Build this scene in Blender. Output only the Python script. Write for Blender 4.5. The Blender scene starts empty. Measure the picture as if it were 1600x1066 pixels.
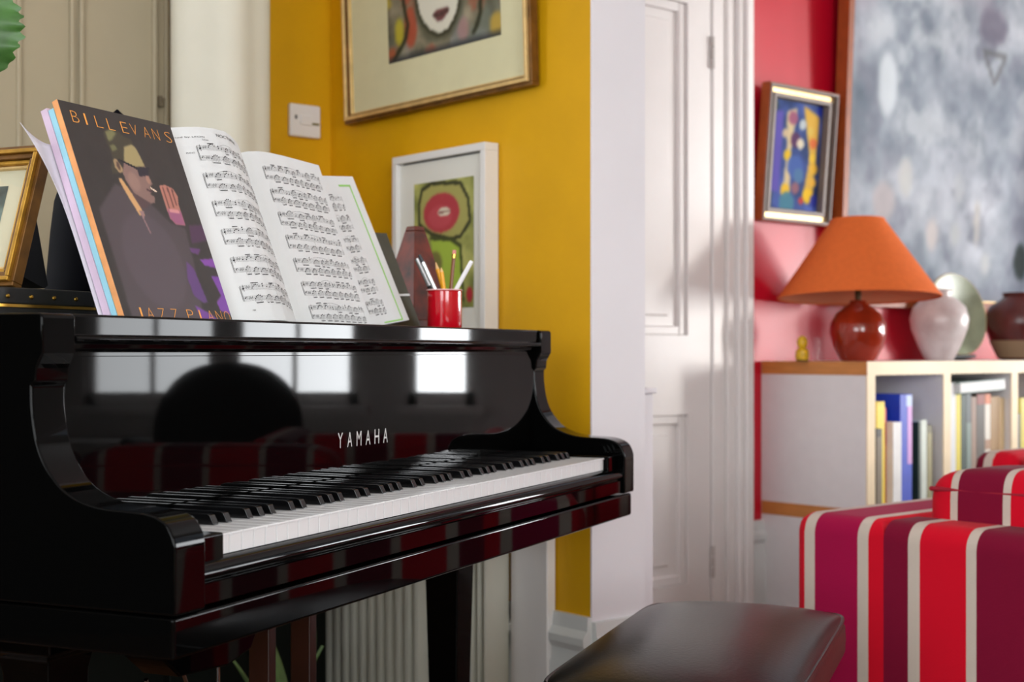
import bpy, bmesh, math, random
import numpy as np
from mathutils import Vector, Matrix
random.seed(7)
C = bpy.context.scene.collection
S = bpy.context.scene
R = math.radians
EYE = 0.94
# ------------------------------------------------------------------ camera
cam = bpy.data.cameras.new('camera'); co = bpy.data.objects.new('camera', cam); C.objects.link(co)
cam.lens = 50; cam.sensor_width = 36; cam.shift_y = 16.5 / 1600
co.location = (0, 0, EYE); co.rotation_euler = (R(90), 0, R(-40.5))
cam.dof.use_dof = True; cam.dof.focus_distance = 1.95; cam.dof.aperture_fstop = 5.6
S.camera = co
# ------------------------------------------------------------------ world, sun, window and fill light, exposure
w = bpy.data.worlds.new('sky'); S.world = w; w.use_nodes = True
w.node_tree.nodes['Background'].inputs[0].default_value = (.75, .85, 1, 1)
w.node_tree.nodes['Background'].inputs[1].default_value = 1.2
S.view_settings.view_transform = 'Standard'; S.view_settings.look = 'None'
S.view_settings.exposure = -0.1; S.view_settings.gamma = 1.0; S.view_settings.use_curve_mapping = False
S.cycles.max_bounces = 10; S.cycles.diffuse_bounces = 5; S.cycles.glossy_bounces = 5
S.cycles.caustics_reflective = False; S.cycles.caustics_refractive = False
sl = bpy.data.lights.new('sun', 'SUN'); sl.energy = 1.5; sl.angle = R(7); sl.color = (1, .95, .88)
so = bpy.data.objects.new('sun', sl); C.objects.link(so)
so.rotation_euler = Vector((-.74, .67, -.05)).to_track_quat('-Z', 'Y').to_euler()
def area(name, loc, direction, sx, sy, rad, col=(1, 1, 1)):
    l = bpy.data.lights.new(name, 'AREA'); l.shape = 'RECTANGLE'; l.size = sx; l.size_y = sy
    l.energy = rad * math.pi * sx * sy; l.color = col
    o = bpy.data.objects.new(name, l); C.objects.link(o); o.location = loc
    o.rotation_euler = Vector(direction).to_track_quat('-Z', 'Y').to_euler(); return o
XW = 6.4                                    # window wall of the far room
FARWIN = [(1.65, 2.0, 34), (.74, 1.40, 32), (0, .68, 22)]
for y0, y1, rad in FARWIN:
    area('daylight_or_fill', (XW + .2, (y0 + y1) / 2, 1.16), (-1, 0, 0), y1 - y0, 1.0, rad, (.95, .98, 1))
area('daylight_or_fill', (-.45, 3.42, 1.65), (0, -1, 0), 1.9, 1.9, 4.5, (.95, .98, 1))      # window beside the piano, left of the frame
area('daylight_or_fill', (-.3, -3.0, 1.6), (0, 1, 0), 2.0, 1.8, 13, (.95, .98, 1))        # added fill light, at an unseen window behind the photographer
area('daylight_or_fill', (-2.8, -.9, 1.6), (1, 0, 0), 2.6, 1.8, 9, (.95, .98, 1))                # added fill light, at an unseen side window of the near room
# ------------------------------------------------------------------ materials
def lin(c):
    c = c / 255.0
    return c / 12.92 if c <= .04045 else ((c + .055) / 1.055) ** 2.4
def rgb(c): return (lin(c[0]), lin(c[1]), lin(c[2]), 1)
MATS = {}
def mat(name, col, rough=.5, metal=0, spec=.5, coat=0, var=0, scale=20, bump=0, stretch=None, trans=0, sheen=0, col2=None):
    if name in MATS: return MATS[name]
    m = bpy.data.materials.new(name); m.use_nodes = True; nt = m.node_tree; b = nt.nodes['Principled BSDF']
    b.inputs['Base Color'].default_value = rgb(col); b.inputs['Roughness'].default_value = rough
    b.inputs['Metallic'].default_value = metal; b.inputs['Specular IOR Level'].default_value = spec
    b.inputs['Coat Weight'].default_value = coat; b.inputs['Coat Roughness'].default_value = .03
    b.inputs['Transmission Weight'].default_value = trans; b.inputs['Sheen Weight'].default_value = sheen
    if var or bump or col2:
        tc = nt.nodes.new('ShaderNodeTexCoord'); no = nt.nodes.new('ShaderNodeTexNoise'); no.inputs['Scale'].default_value = scale
        no.inputs['Detail'].default_value = 5
        mp = nt.nodes.new('ShaderNodeMapping'); nt.links.new(tc.outputs['Object'], mp.inputs[0]); nt.links.new(mp.outputs[0], no.inputs[0])
        if stretch: mp.inputs['Scale'].default_value = stretch
        if var or col2:
            mx = nt.nodes.new('ShaderNodeMix'); mx.data_type = 'RGBA'
            c = rgb(col)
            if col2: mx.inputs[6].default_value = c; mx.inputs[7].default_value = rgb(col2)
            else:
                mx.inputs[6].default_value = tuple(x * (1 - var) for x in c[:3]) + (1,)
                mx.inputs[7].default_value = tuple(min(1, x * (1 + var)) for x in c[:3]) + (1,)
            rp = nt.nodes.new('ShaderNodeMapRange'); rp.inputs[1].default_value = .3; rp.inputs[2].default_value = .7
            nt.links.new(no.outputs[0], rp.inputs[0]); nt.links.new(rp.outputs[0], mx.inputs[0]); nt.links.new(mx.outputs[2], b.inputs['Base Color'])
        if bump:
            bp = nt.nodes.new('ShaderNodeBump'); bp.inputs['Strength'].default_value = bump; bp.inputs['Distance'].default_value = .002
            nt.links.new(no.outputs[0], bp.inputs['Height']); nt.links.new(bp.outputs[0], b.inputs['Normal'])
    MATS[name] = m; return m
def mat_attr(name, rough=.5, spec=.5, coat=0):
    if name in MATS: return MATS[name]
    m = bpy.data.materials.new(name); m.use_nodes = True; nt = m.node_tree; b = nt.nodes['Principled BSDF']
    a = nt.nodes.new('ShaderNodeAttribute'); a.attribute_name = 'paint'
    nt.links.new(a.outputs['Color'], b.inputs['Base Color']); b.inputs['Roughness'].default_value = rough
    b.inputs['Specular IOR Level'].default_value = spec; b.inputs['Coat Weight'].default_value = coat
    MATS[name] = m; return m
def mat_stripes(name, axis, stops, period=None, origin=0, rough=.85):
    """woven stripes: constant colour ramp along one object axis; stops = [(position, colour)] over [0,1] of the period"""
    m = bpy.data.materials.new(name); m.use_nodes = True; nt = m.node_tree; b = nt.nodes['Principled BSDF']
    tc = nt.nodes.new('ShaderNodeTexCoord'); sp = nt.nodes.new('ShaderNodeSeparateXYZ'); nt.links.new(tc.outputs['Object'], sp.inputs[0])
    a = nt.nodes.new('ShaderNodeMath'); a.operation = 'SUBTRACT'; nt.links.new(sp.outputs[axis], a.inputs[0]); a.inputs[1].default_value = origin
    d = nt.nodes.new('ShaderNodeMath'); d.operation = 'DIVIDE'; nt.links.new(a.outputs[0], d.inputs[0]); d.inputs[1].default_value = period
    fr = nt.nodes.new('ShaderNodeMath'); fr.operation = 'FRACT'; nt.links.new(d.outputs[0], fr.inputs[0])
    cr = nt.nodes.new('ShaderNodeValToRGB'); cr.color_ramp.interpolation = 'CONSTANT'; nt.links.new(fr.outputs[0], cr.inputs[0])
    els = cr.color_ramp.elements
    while len(els) > 1: els.remove(els[-1])
    els[0].position = 0; els[0].color = rgb(stops[0][1])
    for p, c in stops[1:]:
        e = els.new(p); e.color = rgb(c)
    no = nt.nodes.new('ShaderNodeTexNoise'); no.inputs['Scale'].default_value = 260; nt.links.new(tc.outputs['Object'], no.inputs[0])
    mx = nt.nodes.new('ShaderNodeMix'); mx.data_type = 'RGBA'; mx.blend_type = 'MULTIPLY'; mx.inputs[0].default_value = .35
    nt.links.new(cr.outputs[0], mx.inputs[6]); nt.links.new(no.outputs[1], mx.inputs[7])
    nt.links.new(cr.outputs[0], b.inputs['Base Color'])
    bp = nt.nodes.new('ShaderNodeBump'); bp.inputs['Strength'].default_value = .25; bp.inputs['Distance'].default_value = .002
    nt.links.new(no.outputs[0], bp.inputs['Height']); nt.links.new(bp.outputs[0], b.inputs['Normal'])
    b.inputs['Roughness'].default_value = rough; b.inputs['Sheen Weight'].default_value = .04; b.inputs['Specular IOR Level'].default_value = .2
    return m
BLACK = mat('piano_lacquer', (4, 4, 4), .03, 0, .10, .0, bump=.005, scale=9)
BLACKM = mat('black_matt', (12, 12, 13), .5)
KEYW = mat('key_ivory', (222, 223, 224), .22, 0, .5)
KEYB = mat('key_ebony', (8, 8, 9), .18)
BRASS = mat('brass', (200, 160, 70), .25, 1, var=.1)
SILVER = mat('inlaid_silver', (150, 148, 144), .35, .3)
CHROME = mat('chrome', (190, 190, 190), .15, 1)
PAPER = mat('paper', (214, 216, 216), .65, 0, .3, var=.03, scale=8)
INK = mat('ink', (38, 36, 40), .7)
WHITE = mat('white_paint', (232, 228, 226), .35, 0, .45, var=.02, scale=6)
WHITEC = mat('white_wall', (225, 222, 226), .5, 0, .4, var=.02, scale=4)
YELLOW = mat('yellow_wall', (214, 160, 2), .6, 0, .3, var=.05, scale=5, bump=.05)
RED = mat('red_wall', (200, 8, 40), .4, 0, .5, var=.05, scale=4, bump=.03)
BEIGE = mat('shutter_paint', (176, 164, 138), .45, 0, .4, var=.03, scale=5)
GOLD = mat('gold_leaf', (196, 150, 60), .34, .75, var=.25, scale=40)
GOLDD = mat('dark_gold', (110, 74, 28), .4, .4, var=.35, scale=30)
PALEGOLD = mat('pale_gold', (222, 190, 130), .35, .4, var=.15, scale=30)
WOODO = mat('orange_wood', (196, 128, 66), .45, var=.12, scale=12, stretch=(1, 1, 8))
BIRCH = mat('birch_edge', (236, 212, 172), .5, var=.05, scale=14)
LAMI = mat('white_laminate', (226, 222, 222), .4, var=.02)
FLOORW = mat('floor_oak', (92, 58, 34), .35, var=.3, scale=3, stretch=(1, 14, 1))
def glassmat():
    m = bpy.data.materials.new('clear_pane'); m.use_nodes = True; nt = m.node_tree; nt.nodes.remove(nt.nodes['Principled BSDF'])
    t = nt.nodes.new('ShaderNodeBsdfTransparent'); g = nt.nodes.new('ShaderNodeBsdfGlossy'); g.inputs['Roughness'].default_value = .02
    x = nt.nodes.new('ShaderNodeMixShader'); x.inputs[0].default_value = .05
    t.inputs[0].default_value = (.97, .98, .98, 1)
    nt.links.new(t.outputs[0], x.inputs[1]); nt.links.new(g.outputs[0], x.inputs[2]); nt.links.new(x.outputs[0], nt.nodes['Material Output'].inputs[0]); return m
GLASS = glassmat()
# ------------------------------------------------------------------ mesh builder
class MB:
    def __init__(s): s.v = []; s.f = []; s.c = None
    def add(s, vs, fs):
        n = len(s.v); s.v += [tuple(p) for p in vs]; s.f += [tuple(i + n for i in q) for q in fs]; return s
    def box(s, x0, x1, y0, y1, z0, z1):
        return s.add([(x, y, z) for z in (z0, z1) for y in (y0, y1) for x in (x0, x1)],
                     [(0, 2, 3, 1), (4, 5, 7, 6), (0, 1, 5, 4), (2, 6, 7, 3), (0, 4, 6, 2), (1, 3, 7, 5)])
    def prism(s, poly, axis, a, b):
        """poly: 2-D outline in the two axes other than `axis`"""
        n = len(poly); ins = {0: lambda t, p: (t, p[0], p[1]), 1: lambda t, p: (p[0], t, p[1]), 2: lambda t, p: (p[0], p[1], t)}[axis]
        vs = [ins(a, p) for p in poly] + [ins(b, p) for p in poly]
        return s.add(vs, [tuple(range(n))[::-1], tuple(range(n, 2 * n))] + [(i, (i + 1) % n, n + (i + 1) % n, n + i) for i in range(n)])
    def lathe(s, prof, seg=32, cx=0, cy=0, sx=1, sy=1, cap=True):
        n = len(prof); vs = [(cx + r * math.cos(2 * math.pi * k / seg) * sx, cy + r * math.sin(2 * math.pi * k / seg) * sy, z) for k in range(seg) for r, z in prof]
        fs = [(k * n + i, ((k + 1) % seg) * n + i, ((k + 1) % seg) * n + i + 1, k * n + i + 1) for k in range(seg) for i in range(n - 1)]
        if cap:
            fs += [tuple(k * n for k in range(seg))[::-1], tuple(k * n + n - 1 for k in range(seg))]
        return s.add(vs, fs)
    def tube(s, pts, r, seg=8, r1=None):
        pts = [Vector(p) for p in pts]; vs = []; n = len(pts)
        for i, p in enumerate(pts):
            t = (pts[min(i + 1, n - 1)] - pts[max(i - 1, 0)]).normalized()
            u = t.cross(Vector((0, 0, 1)) if abs(t.z) < .9 else Vector((1, 0, 0))).normalized(); q = t.cross(u)
            rr = r if r1 is None else r + (r1 - r) * i / (n - 1)
            vs += [p + (u * math.cos(2 * math.pi * k / seg) + q * math.sin(2 * math.pi * k / seg)) * rr for k in range(seg)]
        fs = [(i * seg + k, i * seg + (k + 1) % seg, (i + 1) * seg + (k + 1) % seg, (i + 1) * seg + k) for i in range(n - 1) for k in range(seg)]
        fs += [tuple(range(seg))[::-1], tuple((n - 1) * seg + k for k in range(seg))]
        return s.add(vs, fs)
    def grid(s, nu, nv, fn):
        vs = [fn(i / nu, j / nv) for j in range(nv + 1) for i in range(nu + 1)]
        return s.add(vs, [(j * (nu + 1) + i, j * (nu + 1) + i + 1, (j + 1) * (nu + 1) + i + 1, (j + 1) * (nu + 1) + i) for j in range(nv) for i in range(nu)])
    def pillow(s, cx, cy, cz, a, b, c, e1=.25, e2=.25, nu=48, nv=24, dome=0):
        pw = lambda t, e: math.copysign(abs(t) ** e, t)
        n0 = len(s.v)
        vs = []
        for j in range(nv + 1):
            ph = -math.pi / 2 + math.pi * j / nv
            for i in range(nu):
                th = 2 * math.pi * i / nu
                x = pw(math.cos(ph), e1) * pw(math.cos(th), e2); y = pw(math.cos(ph), e1) * pw(math.sin(th), e2); z = pw(math.sin(ph), e1)
                zz = z * c + (dome * (1 - x * x) * (1 - y * y) if z > 0 else 0)
                vs.append((cx + a * x, cy + b * y, cz + zz))
        return s.add(vs, [(j * nu + i, j * nu + (i + 1) % nu, (j + 1) * nu + (i + 1) % nu, (j + 1) * nu + i) for j in range(nv) for i in range(nu)])
    def build(s, name, m, parent=None, bevel=0, smooth=35, recalc=True, loc=None, rot=None):
        me = bpy.data.meshes.new(name); me.from_pydata(s.v, [], s.f)
        if recalc:
            bm = bmesh.new(); bm.from_mesh(me); bmesh.ops.remove_doubles(bm, verts=bm.verts, dist=1e-6)
            bmesh.ops.recalc_face_normals(bm, faces=bm.faces); bm.to_mesh(me); bm.free()
        me.materials.append(m)
        if smooth:
            me.polygons.foreach_set('use_smooth', [True] * len(me.polygons)); me.set_sharp_from_angle(angle=R(smooth))
        me.update()
        o = bpy.data.objects.new(name, me); C.objects.link(o)
        if bevel:
            bv = o.modifiers.new('bevel', 'BEVEL'); bv.width = bevel; bv.segments = 3; bv.limit_method = 'ANGLE'; bv.angle_limit = R(35); bv.harden_normals = True
        if parent: o.parent = parent
        if loc: o.location = loc
        if rot: o.rotation_euler = rot
        return o
def bx(name, m, parent, *b, bevel=0): return MB().box(*b).build(name, m, parent, bevel)
def spline(pts, n=6):
    P = [np.array(p, float) for p in pts]; out = []
    for i in range(len(P) - 1):
        p0, p1, p2, p3 = P[max(i - 1, 0)], P[i], P[i + 1], P[min(i + 2, len(P) - 1)]
        for k in range(n):
            t = k / n
            out.append(tuple(.5 * (2 * p1 + (p2 - p0) * t + (2 * p0 - 5 * p1 + 4 * p2 - p3) * t * t + (3 * p1 - p0 - 3 * p2 + p3) * t ** 3)))
    return out + [tuple(P[-1])]
def thing(name, label, cat, loc=(0, 0, 0), rot=(0, 0, 0), group=None):
    o = bpy.data.objects.new(name, None); C.objects.link(o); o.empty_display_size = .05
    o.location = loc; o.rotation_euler = rot; return tag(o, label, cat, group)
def tag(o, label, cat, group=None):
    o['label'] = label; o['category'] = cat
    if group: o['group'] = group
    return o
def struct(o): o['kind'] = 'structure'; return o
def dup(o, parent=None):
    c = o.copy(); C.objects.link(c)
    if parent: c.parent = parent
    return c
def text_geo(body, size, cx=1.0, thin=0):
    cu = bpy.data.curves.new('t', 'FONT'); cu.body = body; cu.size = size; cu.space_character = cx; cu.resolution_u = 3; cu.offset = -thin
    o = bpy.data.objects.new('t', cu); C.objects.link(o); dg = bpy.context.evaluated_depsgraph_get(); dg.update()
    me = bpy.data.meshes.new_from_object(o.evaluated_get(dg))
    vs = [tuple(v.co) for v in me.vertices]; fs = [tuple(p.vertices) for p in me.polygons]
    bpy.data.objects.remove(o); bpy.data.curves.remove(cu); bpy.data.meshes.remove(me)
    x1 = max(v[0] for v in vs); x0 = min(v[0] for v in vs); h = max(v[1] for v in vs)
    return [((x - x0) / (x1 - x0), y / h) for x, y, z in vs], fs, (x1 - x0) / h
# numpy paint helpers ------------------------------------------------
def vnoise(h, w_, sc, seed, octv=4):
    rg = np.random.RandomState(seed); out = np.zeros((h, w_)); amp = 1
    for o in range(octv):
        n = max(2, int(sc * 2 ** o)); nx = max(2, int(n * w_ / h)); g = rg.rand(n + 2, nx + 2)
        yy = np.linspace(0, n, h); xx = np.linspace(0, nx, w_); yi = yy.astype(int); xi = xx.astype(int)
        fy = (yy - yi)[:, None]; fx = (xx - xi)[None]; fy = fy * fy * (3 - 2 * fy); fx = fx * fx * (3 - 2 * fx)
        a = g[yi][:, xi]; b = g[yi][:, xi + 1]; c = g[yi + 1][:, xi]; d = g[yi + 1][:, xi + 1]
        out += amp * ((a * (1 - fx) + b * fx) * (1 - fy) + (c * (1 - fx) + d * fx) * fy); amp *= .5
    return (out - out.min()) / (out.max() - out.min())
class Paint:
    """a flat print as colours on a fine grid; row 0 is the bottom edge"""
    def __init__(s, nx, ny, base):
        s.nx, s.ny = nx, ny; s.a = np.zeros((ny + 1, nx + 1, 3)); s.a[:] = [c for c in base]
        s.U, s.V = np.meshgrid(np.linspace(0, 1, nx + 1), np.linspace(0, 1, ny + 1))
    def inside(s, poly):
        m = np.zeros(s.U.shape, bool); n = len(poly)
        for i in range(n):
            x0, y0 = poly[i]; x1, y1 = poly[(i + 1) % n]
            if y0 == y1: continue
            c = (y0 > s.V) != (y1 > s.V); m ^= c & (s.U < (x1 - x0) * (s.V - y0) / (y1 - y0) + x0)
        return m
    def blur(s, m, n):
        m = m.astype(float)
        for _ in range(n):
            p = np.pad(m, 1, mode='edge'); m = (p[1:-1, 1:-1] * 2 + p[:-2, 1:-1] + p[2:, 1:-1] + p[1:-1, :-2] + p[1:-1, 2:]) / 6
        return m
    def mix(s, m, col, k=1.0):
        m = (m * k)[..., None]; s.a = s.a * (1 - m) + np.array(col, float) * m
    def poly(s, poly, col, soft=1, k=1.0): s.mix(s.blur(s.inside(poly), soft), col, k)
    def ell(s, cx, cy, rx, ry, col, soft=1, k=1.0): s.mix(s.blur((((s.U - cx) / rx) ** 2 + ((s.V - cy) / ry) ** 2) < 1, soft), col, k)
    def line(s, pts, wd, col, soft=1, k=1.0, asp=1.0):
        d = np.full(s.U.shape, 9.0)
        for (x0, y0), (x1, y1) in zip(pts[:-1], pts[1:]):
            dx, dy = x1 - x0, (y1 - y0) * asp; t = np.clip(((s.U - x0) * dx + (s.V - y0) * asp * dy) / (dx * dx + dy * dy + 1e-9), 0, 1)
            d = np.minimum(d, np.hypot(s.U - x0 - t * dx, (s.V - y0) * asp - t * dy))
        s.mix(s.blur(d < wd, soft), col, k)
    def build(s, name, m, parent, fn):
        mb = MB().grid(s.nx, s.ny, fn); o = mb.build(name, m, parent, smooth=60, recalc=False)
        a = np.clip(s.a, 0, 255) / 255; l = np.where(a <= .04045, a / 12.92, ((a + .055) / 1.055) ** 2.4)
        at = o.data.color_attributes.new('paint', 'FLOAT_COLOR', 'POINT')
        at.data.foreach_set('color', np.concatenate([l, np.ones(l.shape[:2] + (1,))], 2).reshape(-1).astype(np.float32)); return o
# ------------------------------------------------------------------ room shell
XL, XP, XP2, YB, YF, YN, YP, H = -2.6, 2.11, 2.273, 3.22, 3.04, -2.8, 2.207, 3.0
fl = thing('floor', 'x', 'x'); del fl['label'], fl['category']; struct(fl)
k = 0
plank = None
bx('boards', FLOORW, fl, XL - .2, XW + .2, YN - .2, YB + .2, -.06, -.004)
xx = XL
for i in range(45):
    if plank is None: plank = bx('plank', FLOORW, fl, 0, .197, YN, YB, -.004, 0)
    else: plank = dup(plank, fl)
    plank.location.x = XL + .2 * i
struct(bx('ceiling', mat('ceiling_white', (245, 243, 240), .8), None, XL - .2, XW + .2, YN - .2, YB + .2, H, H + .1))
def wall_holes(name, m, axis, p0, p1, a0, a1, holes, h=H):
    mb = MB(); xs = a0
    def b(u0, u1, z0, z1):
        if u1 - u0 > 1e-4 and z1 - z0 > 1e-4: mb.box(*((p0, p1, u0, u1) if axis == 0 else (u0, u1, p0, p1)), z0, z1)
    for u0, u1, z0, z1 in sorted(holes):
        b(xs, u0, 0, h); b(u0, u1, 0, z0); b(u0, u1, z1, h); xs = u1
    b(xs, a1, 0, h); return struct(mb.build(name, m, None, smooth=0))
DARKW = mat('dark_green_wall', (22, 30, 28), .7)
wall_holes('wall_left', DARKW, 0, XL - .1, XL, YN, YB, [(-2.2, .4, .7, 2.5)])
wall_holes('wall_near', mat('cream_wall', (226, 214, 184), .7), 1, YN - .1, YN, XL, XW, [(-1.3, .7, .7, 2.5)])
wall_holes('wall_window', mat('bay_wall', (226, 224, 222), .7), 0, XW, XW + .1, YN, YF, [(a, b, .66, 2.5) for a, b, r in FARWIN])
wall_holes('wall_back', YELLOW, 1, YB, YB + .1, XL, XP, [(-1.4, .5, .7, 2.6)])
wall_holes('wall_far', RED, 1, YF, YF + .28, XP2, XW, [])
# partition: yellow face, white end face and white far side
pw_ = MB().box(XP, XP + .012, YP + .004, YB, 0, H).build('wall_right', YELLOW, None, smooth=0); struct(pw_)
struct(MB().box(XP + .012, XP2, YP, YB + .1, 0, H).box(XP, XP + .012, YP, YP + .004, 0, H).build('wall_partition', WHITEC, None, smooth=0))
struct(bx('trim_1', WHITEC, None, XP - .004, XP2, -1.2, YP, 2.72, H))
struct(bx('wall_pier', WHITEC, None, XP, XP2, YN, -1.2, 0, H))
def skirt(name, m, axis, p, d, a0, a1, h=.37):
    prof = [(0, 0), (d * .022, 0), (d * .022, h - .11), (d * .017, h - .10), (d * .017, h - .075), (d * .026, h - .06), (d * .026, h - .045), (d * .014, h - .03), (d * .012, h), (0, h)]
    if axis == 0: o = MB().prism([(p + q, z) for q, z in prof], 1, a0, a1)          # wall x = p
    else: o = MB().prism([(p + q, z) for q, z in prof], 0, a0, a1)
    return struct(o.build(name, m, None, smooth=30))
SK = mat('skirting_white', (214, 216, 214), .4)
skirt('baseboard_right', SK, 0, XP, -1, YP, YB)
skirt('baseboard_far', SK, 1, YF, -1, 3.56, XW, .385)
skirt('baseboard_pier', SK, 1, YP, -1, XP - .0, XP2, .36)
def window(n, axis, p, u0, u1, z0, z1, d):
    """sash window: outer frame, meeting rail, glazing bars; d = outward direction"""
    o = thing('window_%d' % n, 'x', 'x'); del o['label'], o['category']; struct(o)
    def b(name, a0, a1, c0, c1, e0, e1): bx(name, WHITE, o, *((p + min(e0 * d, e1 * d), p + max(e0 * d, e1 * d), a0, a1) if axis == 0 else (a0, a1, p + min(e0 * d, e1 * d), p + max(e0 * d, e1 * d))), c0, c1)
    b('stile', u0, u0 + .05, z0, z1, .02, .08); b('stile', u1 - .05, u1, z0, z1, .02, .08)
    b('rail', u0, u1, z0, z0 + .07, .02, .08); b('rail', u0, u1, z1 - .05, z1, .02, .08); b('rail', u0, u1, (z0 + z1) / 2 - .025, (z0 + z1) / 2 + .025, .02, .08)
    if u1 - u0 > .5: b('glazing_bar', (u0 + u1) / 2 - .012, (u0 + u1) / 2 + .012, z0, z1, .03, .06)
    b('sill', u0 - .05, u1 + .05, z0 - .04, z0, -.10, .08)
for i, (a, b, r) in enumerate(FARWIN): window(i + 1, 0, XW, a, b, .66, 2.5, 1)
window(4, 1, YB, -1.4, .5, .7, 2.6, 1); window(7, 0, XL, -2.2, .4, .7, 2.5, -1); window(5, 1, YN, -1.3, .7, .7, 2.5, -1)  # the last two windows are unseen, added to carry the fill lights
# panelled shutter boarding on the window wall, left of the curtain
pb = thing('window_6', 'x', 'x'); del pb['label'], pb['category']; struct(pb)
bx('shutter_panel', BEIGE, pb, .55, 1.25, YB - .035, YB, .62, H); bx('shutter_panel', BEIGE, pb, 1.255, 1.70, YB - .030, YB, .62, H)
for x0 in (1.246, 1.372, 1.395, 1.580, 1.612, 1.632):
    bx('moulding', BEIGE, pb, x0 - .006, x0 + .006, YB - .042, YB - .03, .62, H, bevel=.004)
bx('catch', mat('catch_dark', (120, 108, 88), .5), pb, 1.588, 1.596, YB - .046, YB - .03, 1.535, 1.56)
# ------------------------------------------------------------------ door in the red wall
d = thing('door_1', 'x', 'x'); del d['label'], d['category']; struct(d)
D0, D1, DH = 2.60, 3.378, 2.16
bx('stile', WHITE, d, 3.275, D1, YF - .045, YF - .005, .01, DH); bx('stile', WHITE, d, D0, D0 + .1, YF - .045, YF - .005, .01, DH)
for z0, z1 in ((.01, .22), (.745, .99), (2.02, DH)): bx('rail', WHITE, d, D0 + .1, 3.275, YF - .045, YF - .005, z0, z1)
for z0, z1 in ((.22, .745), (.99, 2.02)):
    bx('panel', WHITE, d, D0 + .1, 3.275, YF - .022, YF - .008, z0, z1)
    for a, b, c, e in ((D0 + .13, 3.245, z0, z0 + .03), (D0 + .13, 3.245, z1 - .03, z1), (D0 + .1, D0 + .13, z0, z1), (3.245, 3.275, z0, z1)): bx('panel_moulding', WHITE, d, a, b, YF - .036, YF - .02, c, e, bevel=.006)
    bx('raised_field', WHITE, d, D0 + .16, 3.205, YF - .03, YF - .02, z0 + .06, z1 - .06, bevel=.006)
for zc in (.28, 1.88):
    for q in range(3): MB().lathe([(.007, zc - .05 + q * .034), (.007, zc - .05 + q * .034 + .031)], 10, 3.381, YF - .052).build('hinge_knuckle', mat('painted_hinge', (190, 184, 180), .45), d)
c = thing('trim_2', 'x', 'x'); del c['label'], c['category']; struct(c)
for x0, x1, e in ((3.384, 3.43, .05), (3.43, 3.462, .034), (3.462, 3.50, .045), (3.50, 3.525, .06), (3.525, 3.56, .072)):
    bx('casing_strip', WHITE, c, x0, x1, YF - e, YF, 0, 2.3, bevel=.006)
lc = thing('trim_3', 'x', 'x'); del lc['label'], lc['category']; struct(lc)
bx('low_panel', WHITEC, lc, XP2 + .002, 2.345, 2.25, 2.31, 0, .845, bevel=.004); bx('panel_cap', WHITEC, lc, XP2 + .002, 2.352, 2.244, 2.316, .845, .857, bevel=.003)
# ------------------------------------------------------------------ grand piano (local: x along keys, y towards the tail)
PO = (.6827, 1.3305); PA = R(25.6)
def pw(x, y, z): return (PO[0] + math.cos(PA) * x - math.sin(PA) * y, PO[1] + math.sin(PA) * x + math.cos(PA) * y, z)
def pthing(name, label, cat, x, y, z, rz=0, rx=0, ry=0, group=None): return thing(name, label, cat, pw(x, y, z), (rx, ry, PA + rz), group)
P = pthing('grand_piano', 'glossy black grand piano with open keyboard in front of yellow wall', 'piano', 0, 0, 0)
W = 1.438
arm = [(0, .668), (0, .737)] + spline([(.0005, .742), (.004, .752), (.014, .764), (.04, .7725), (.10, .776), (.141, .789), (.166, .812), (.181, .84), (.188, .876), (.189, .903)], 5) + \
      [(.184, .907), (.183, .922), (.177, .932), (.174, .938), (.174, .978), (.178, .982), (.36, .982), (.36, .668)]
for x0 in (0, W - .053): MB().prism(arm, 0, x0, x0 + .053).build('arm', BLACK, P, bevel=.003, smooth=25)
# case behind the arms with the curved treble side
out = [(0, .36), (0, 1.25)] + [(.30 - .30 * math.cos(t), 1.25 + .30 * math.sin(t)) for t in np.linspace(.1, math.pi / 2, 8)] + \
      spline([(.30, 1.55), (.62, 1.53), (.80, 1.36), (.92, 1.1), (1.12, .9), (1.33, .78), (W, .62)], 6)[1:] + [(W, .36)]
MB().prism(out, 2, .645, .962).build('case', BLACK, P, bevel=.004, smooth=25)
lid = [(-.012 if x < .01 else x + (.012 if x > 1.3 else 0), y + (.012 if y > 1 else 0)) for x, y in out]
MB().prism(lid, 2, .9625, .982).build('lid', BLACK, P, bevel=.004, smooth=25)
rail = [(.182, .982), (.180, .979), (.180, .9585), (.174, .957), (.172, .954), (.174, .951), (.184, .949), (.185, .943), (.190, .940), (.190, .934), (.215, .934), (.215, .982)]
MB().prism(rail, 0, .0535, W - .0535).build('front_rail', BLACK, P, bevel=.001, smooth=20)
bx('desk_ledge', BLACK, P, .0535, W - .0535, .215, .36, .93, .972)
MB().prism([(.190, .935), (.190, .745), (.215, .745), (.215, .935)], 0, .0535, W - .0535).build('fallboard', BLACK, P, bevel=.001)
# maker's lettering inlaid in the fallboard
vs, fs, ar = text_geo('YAMAHA', .02, 1.0)
mb = MB()
letters = 'YAMAHA'; n = len(letters)
for i, ch in enumerate(letters):
    v2, f2, a2 = text_geo(ch, .02)
    x0 = .640 + i * (.153 - .0145) / (n - 1); mb.add([(x0 + u * .0145, (.1899 - v * .0002), .796 + v * .0225) for u, v in v2], f2)
mb.build('maker_lettering', SILVER, P, smooth=0, recalc=False)
MB().prism([(.022, .7155), (.012, .714), (.005, .708), (.0028, .702), (.004, .6985), (.007, .6965), (.0075, .694), (.0055, .6925), (.0055, .671), (.022, .671)], 0, .0535, W - .0535).build('key_slip', BLACK, P, smooth=40)
for x0 in (.0535, W - .0535 - .052): bx('cheek_block', BLACK, P, x0, x0 + .052, .014, .188, .70, .7425, bevel=.003)
bx('keybed', BLACK, P, .003, W - .003, .004, .60, .622, .6655, bevel=.004)
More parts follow.
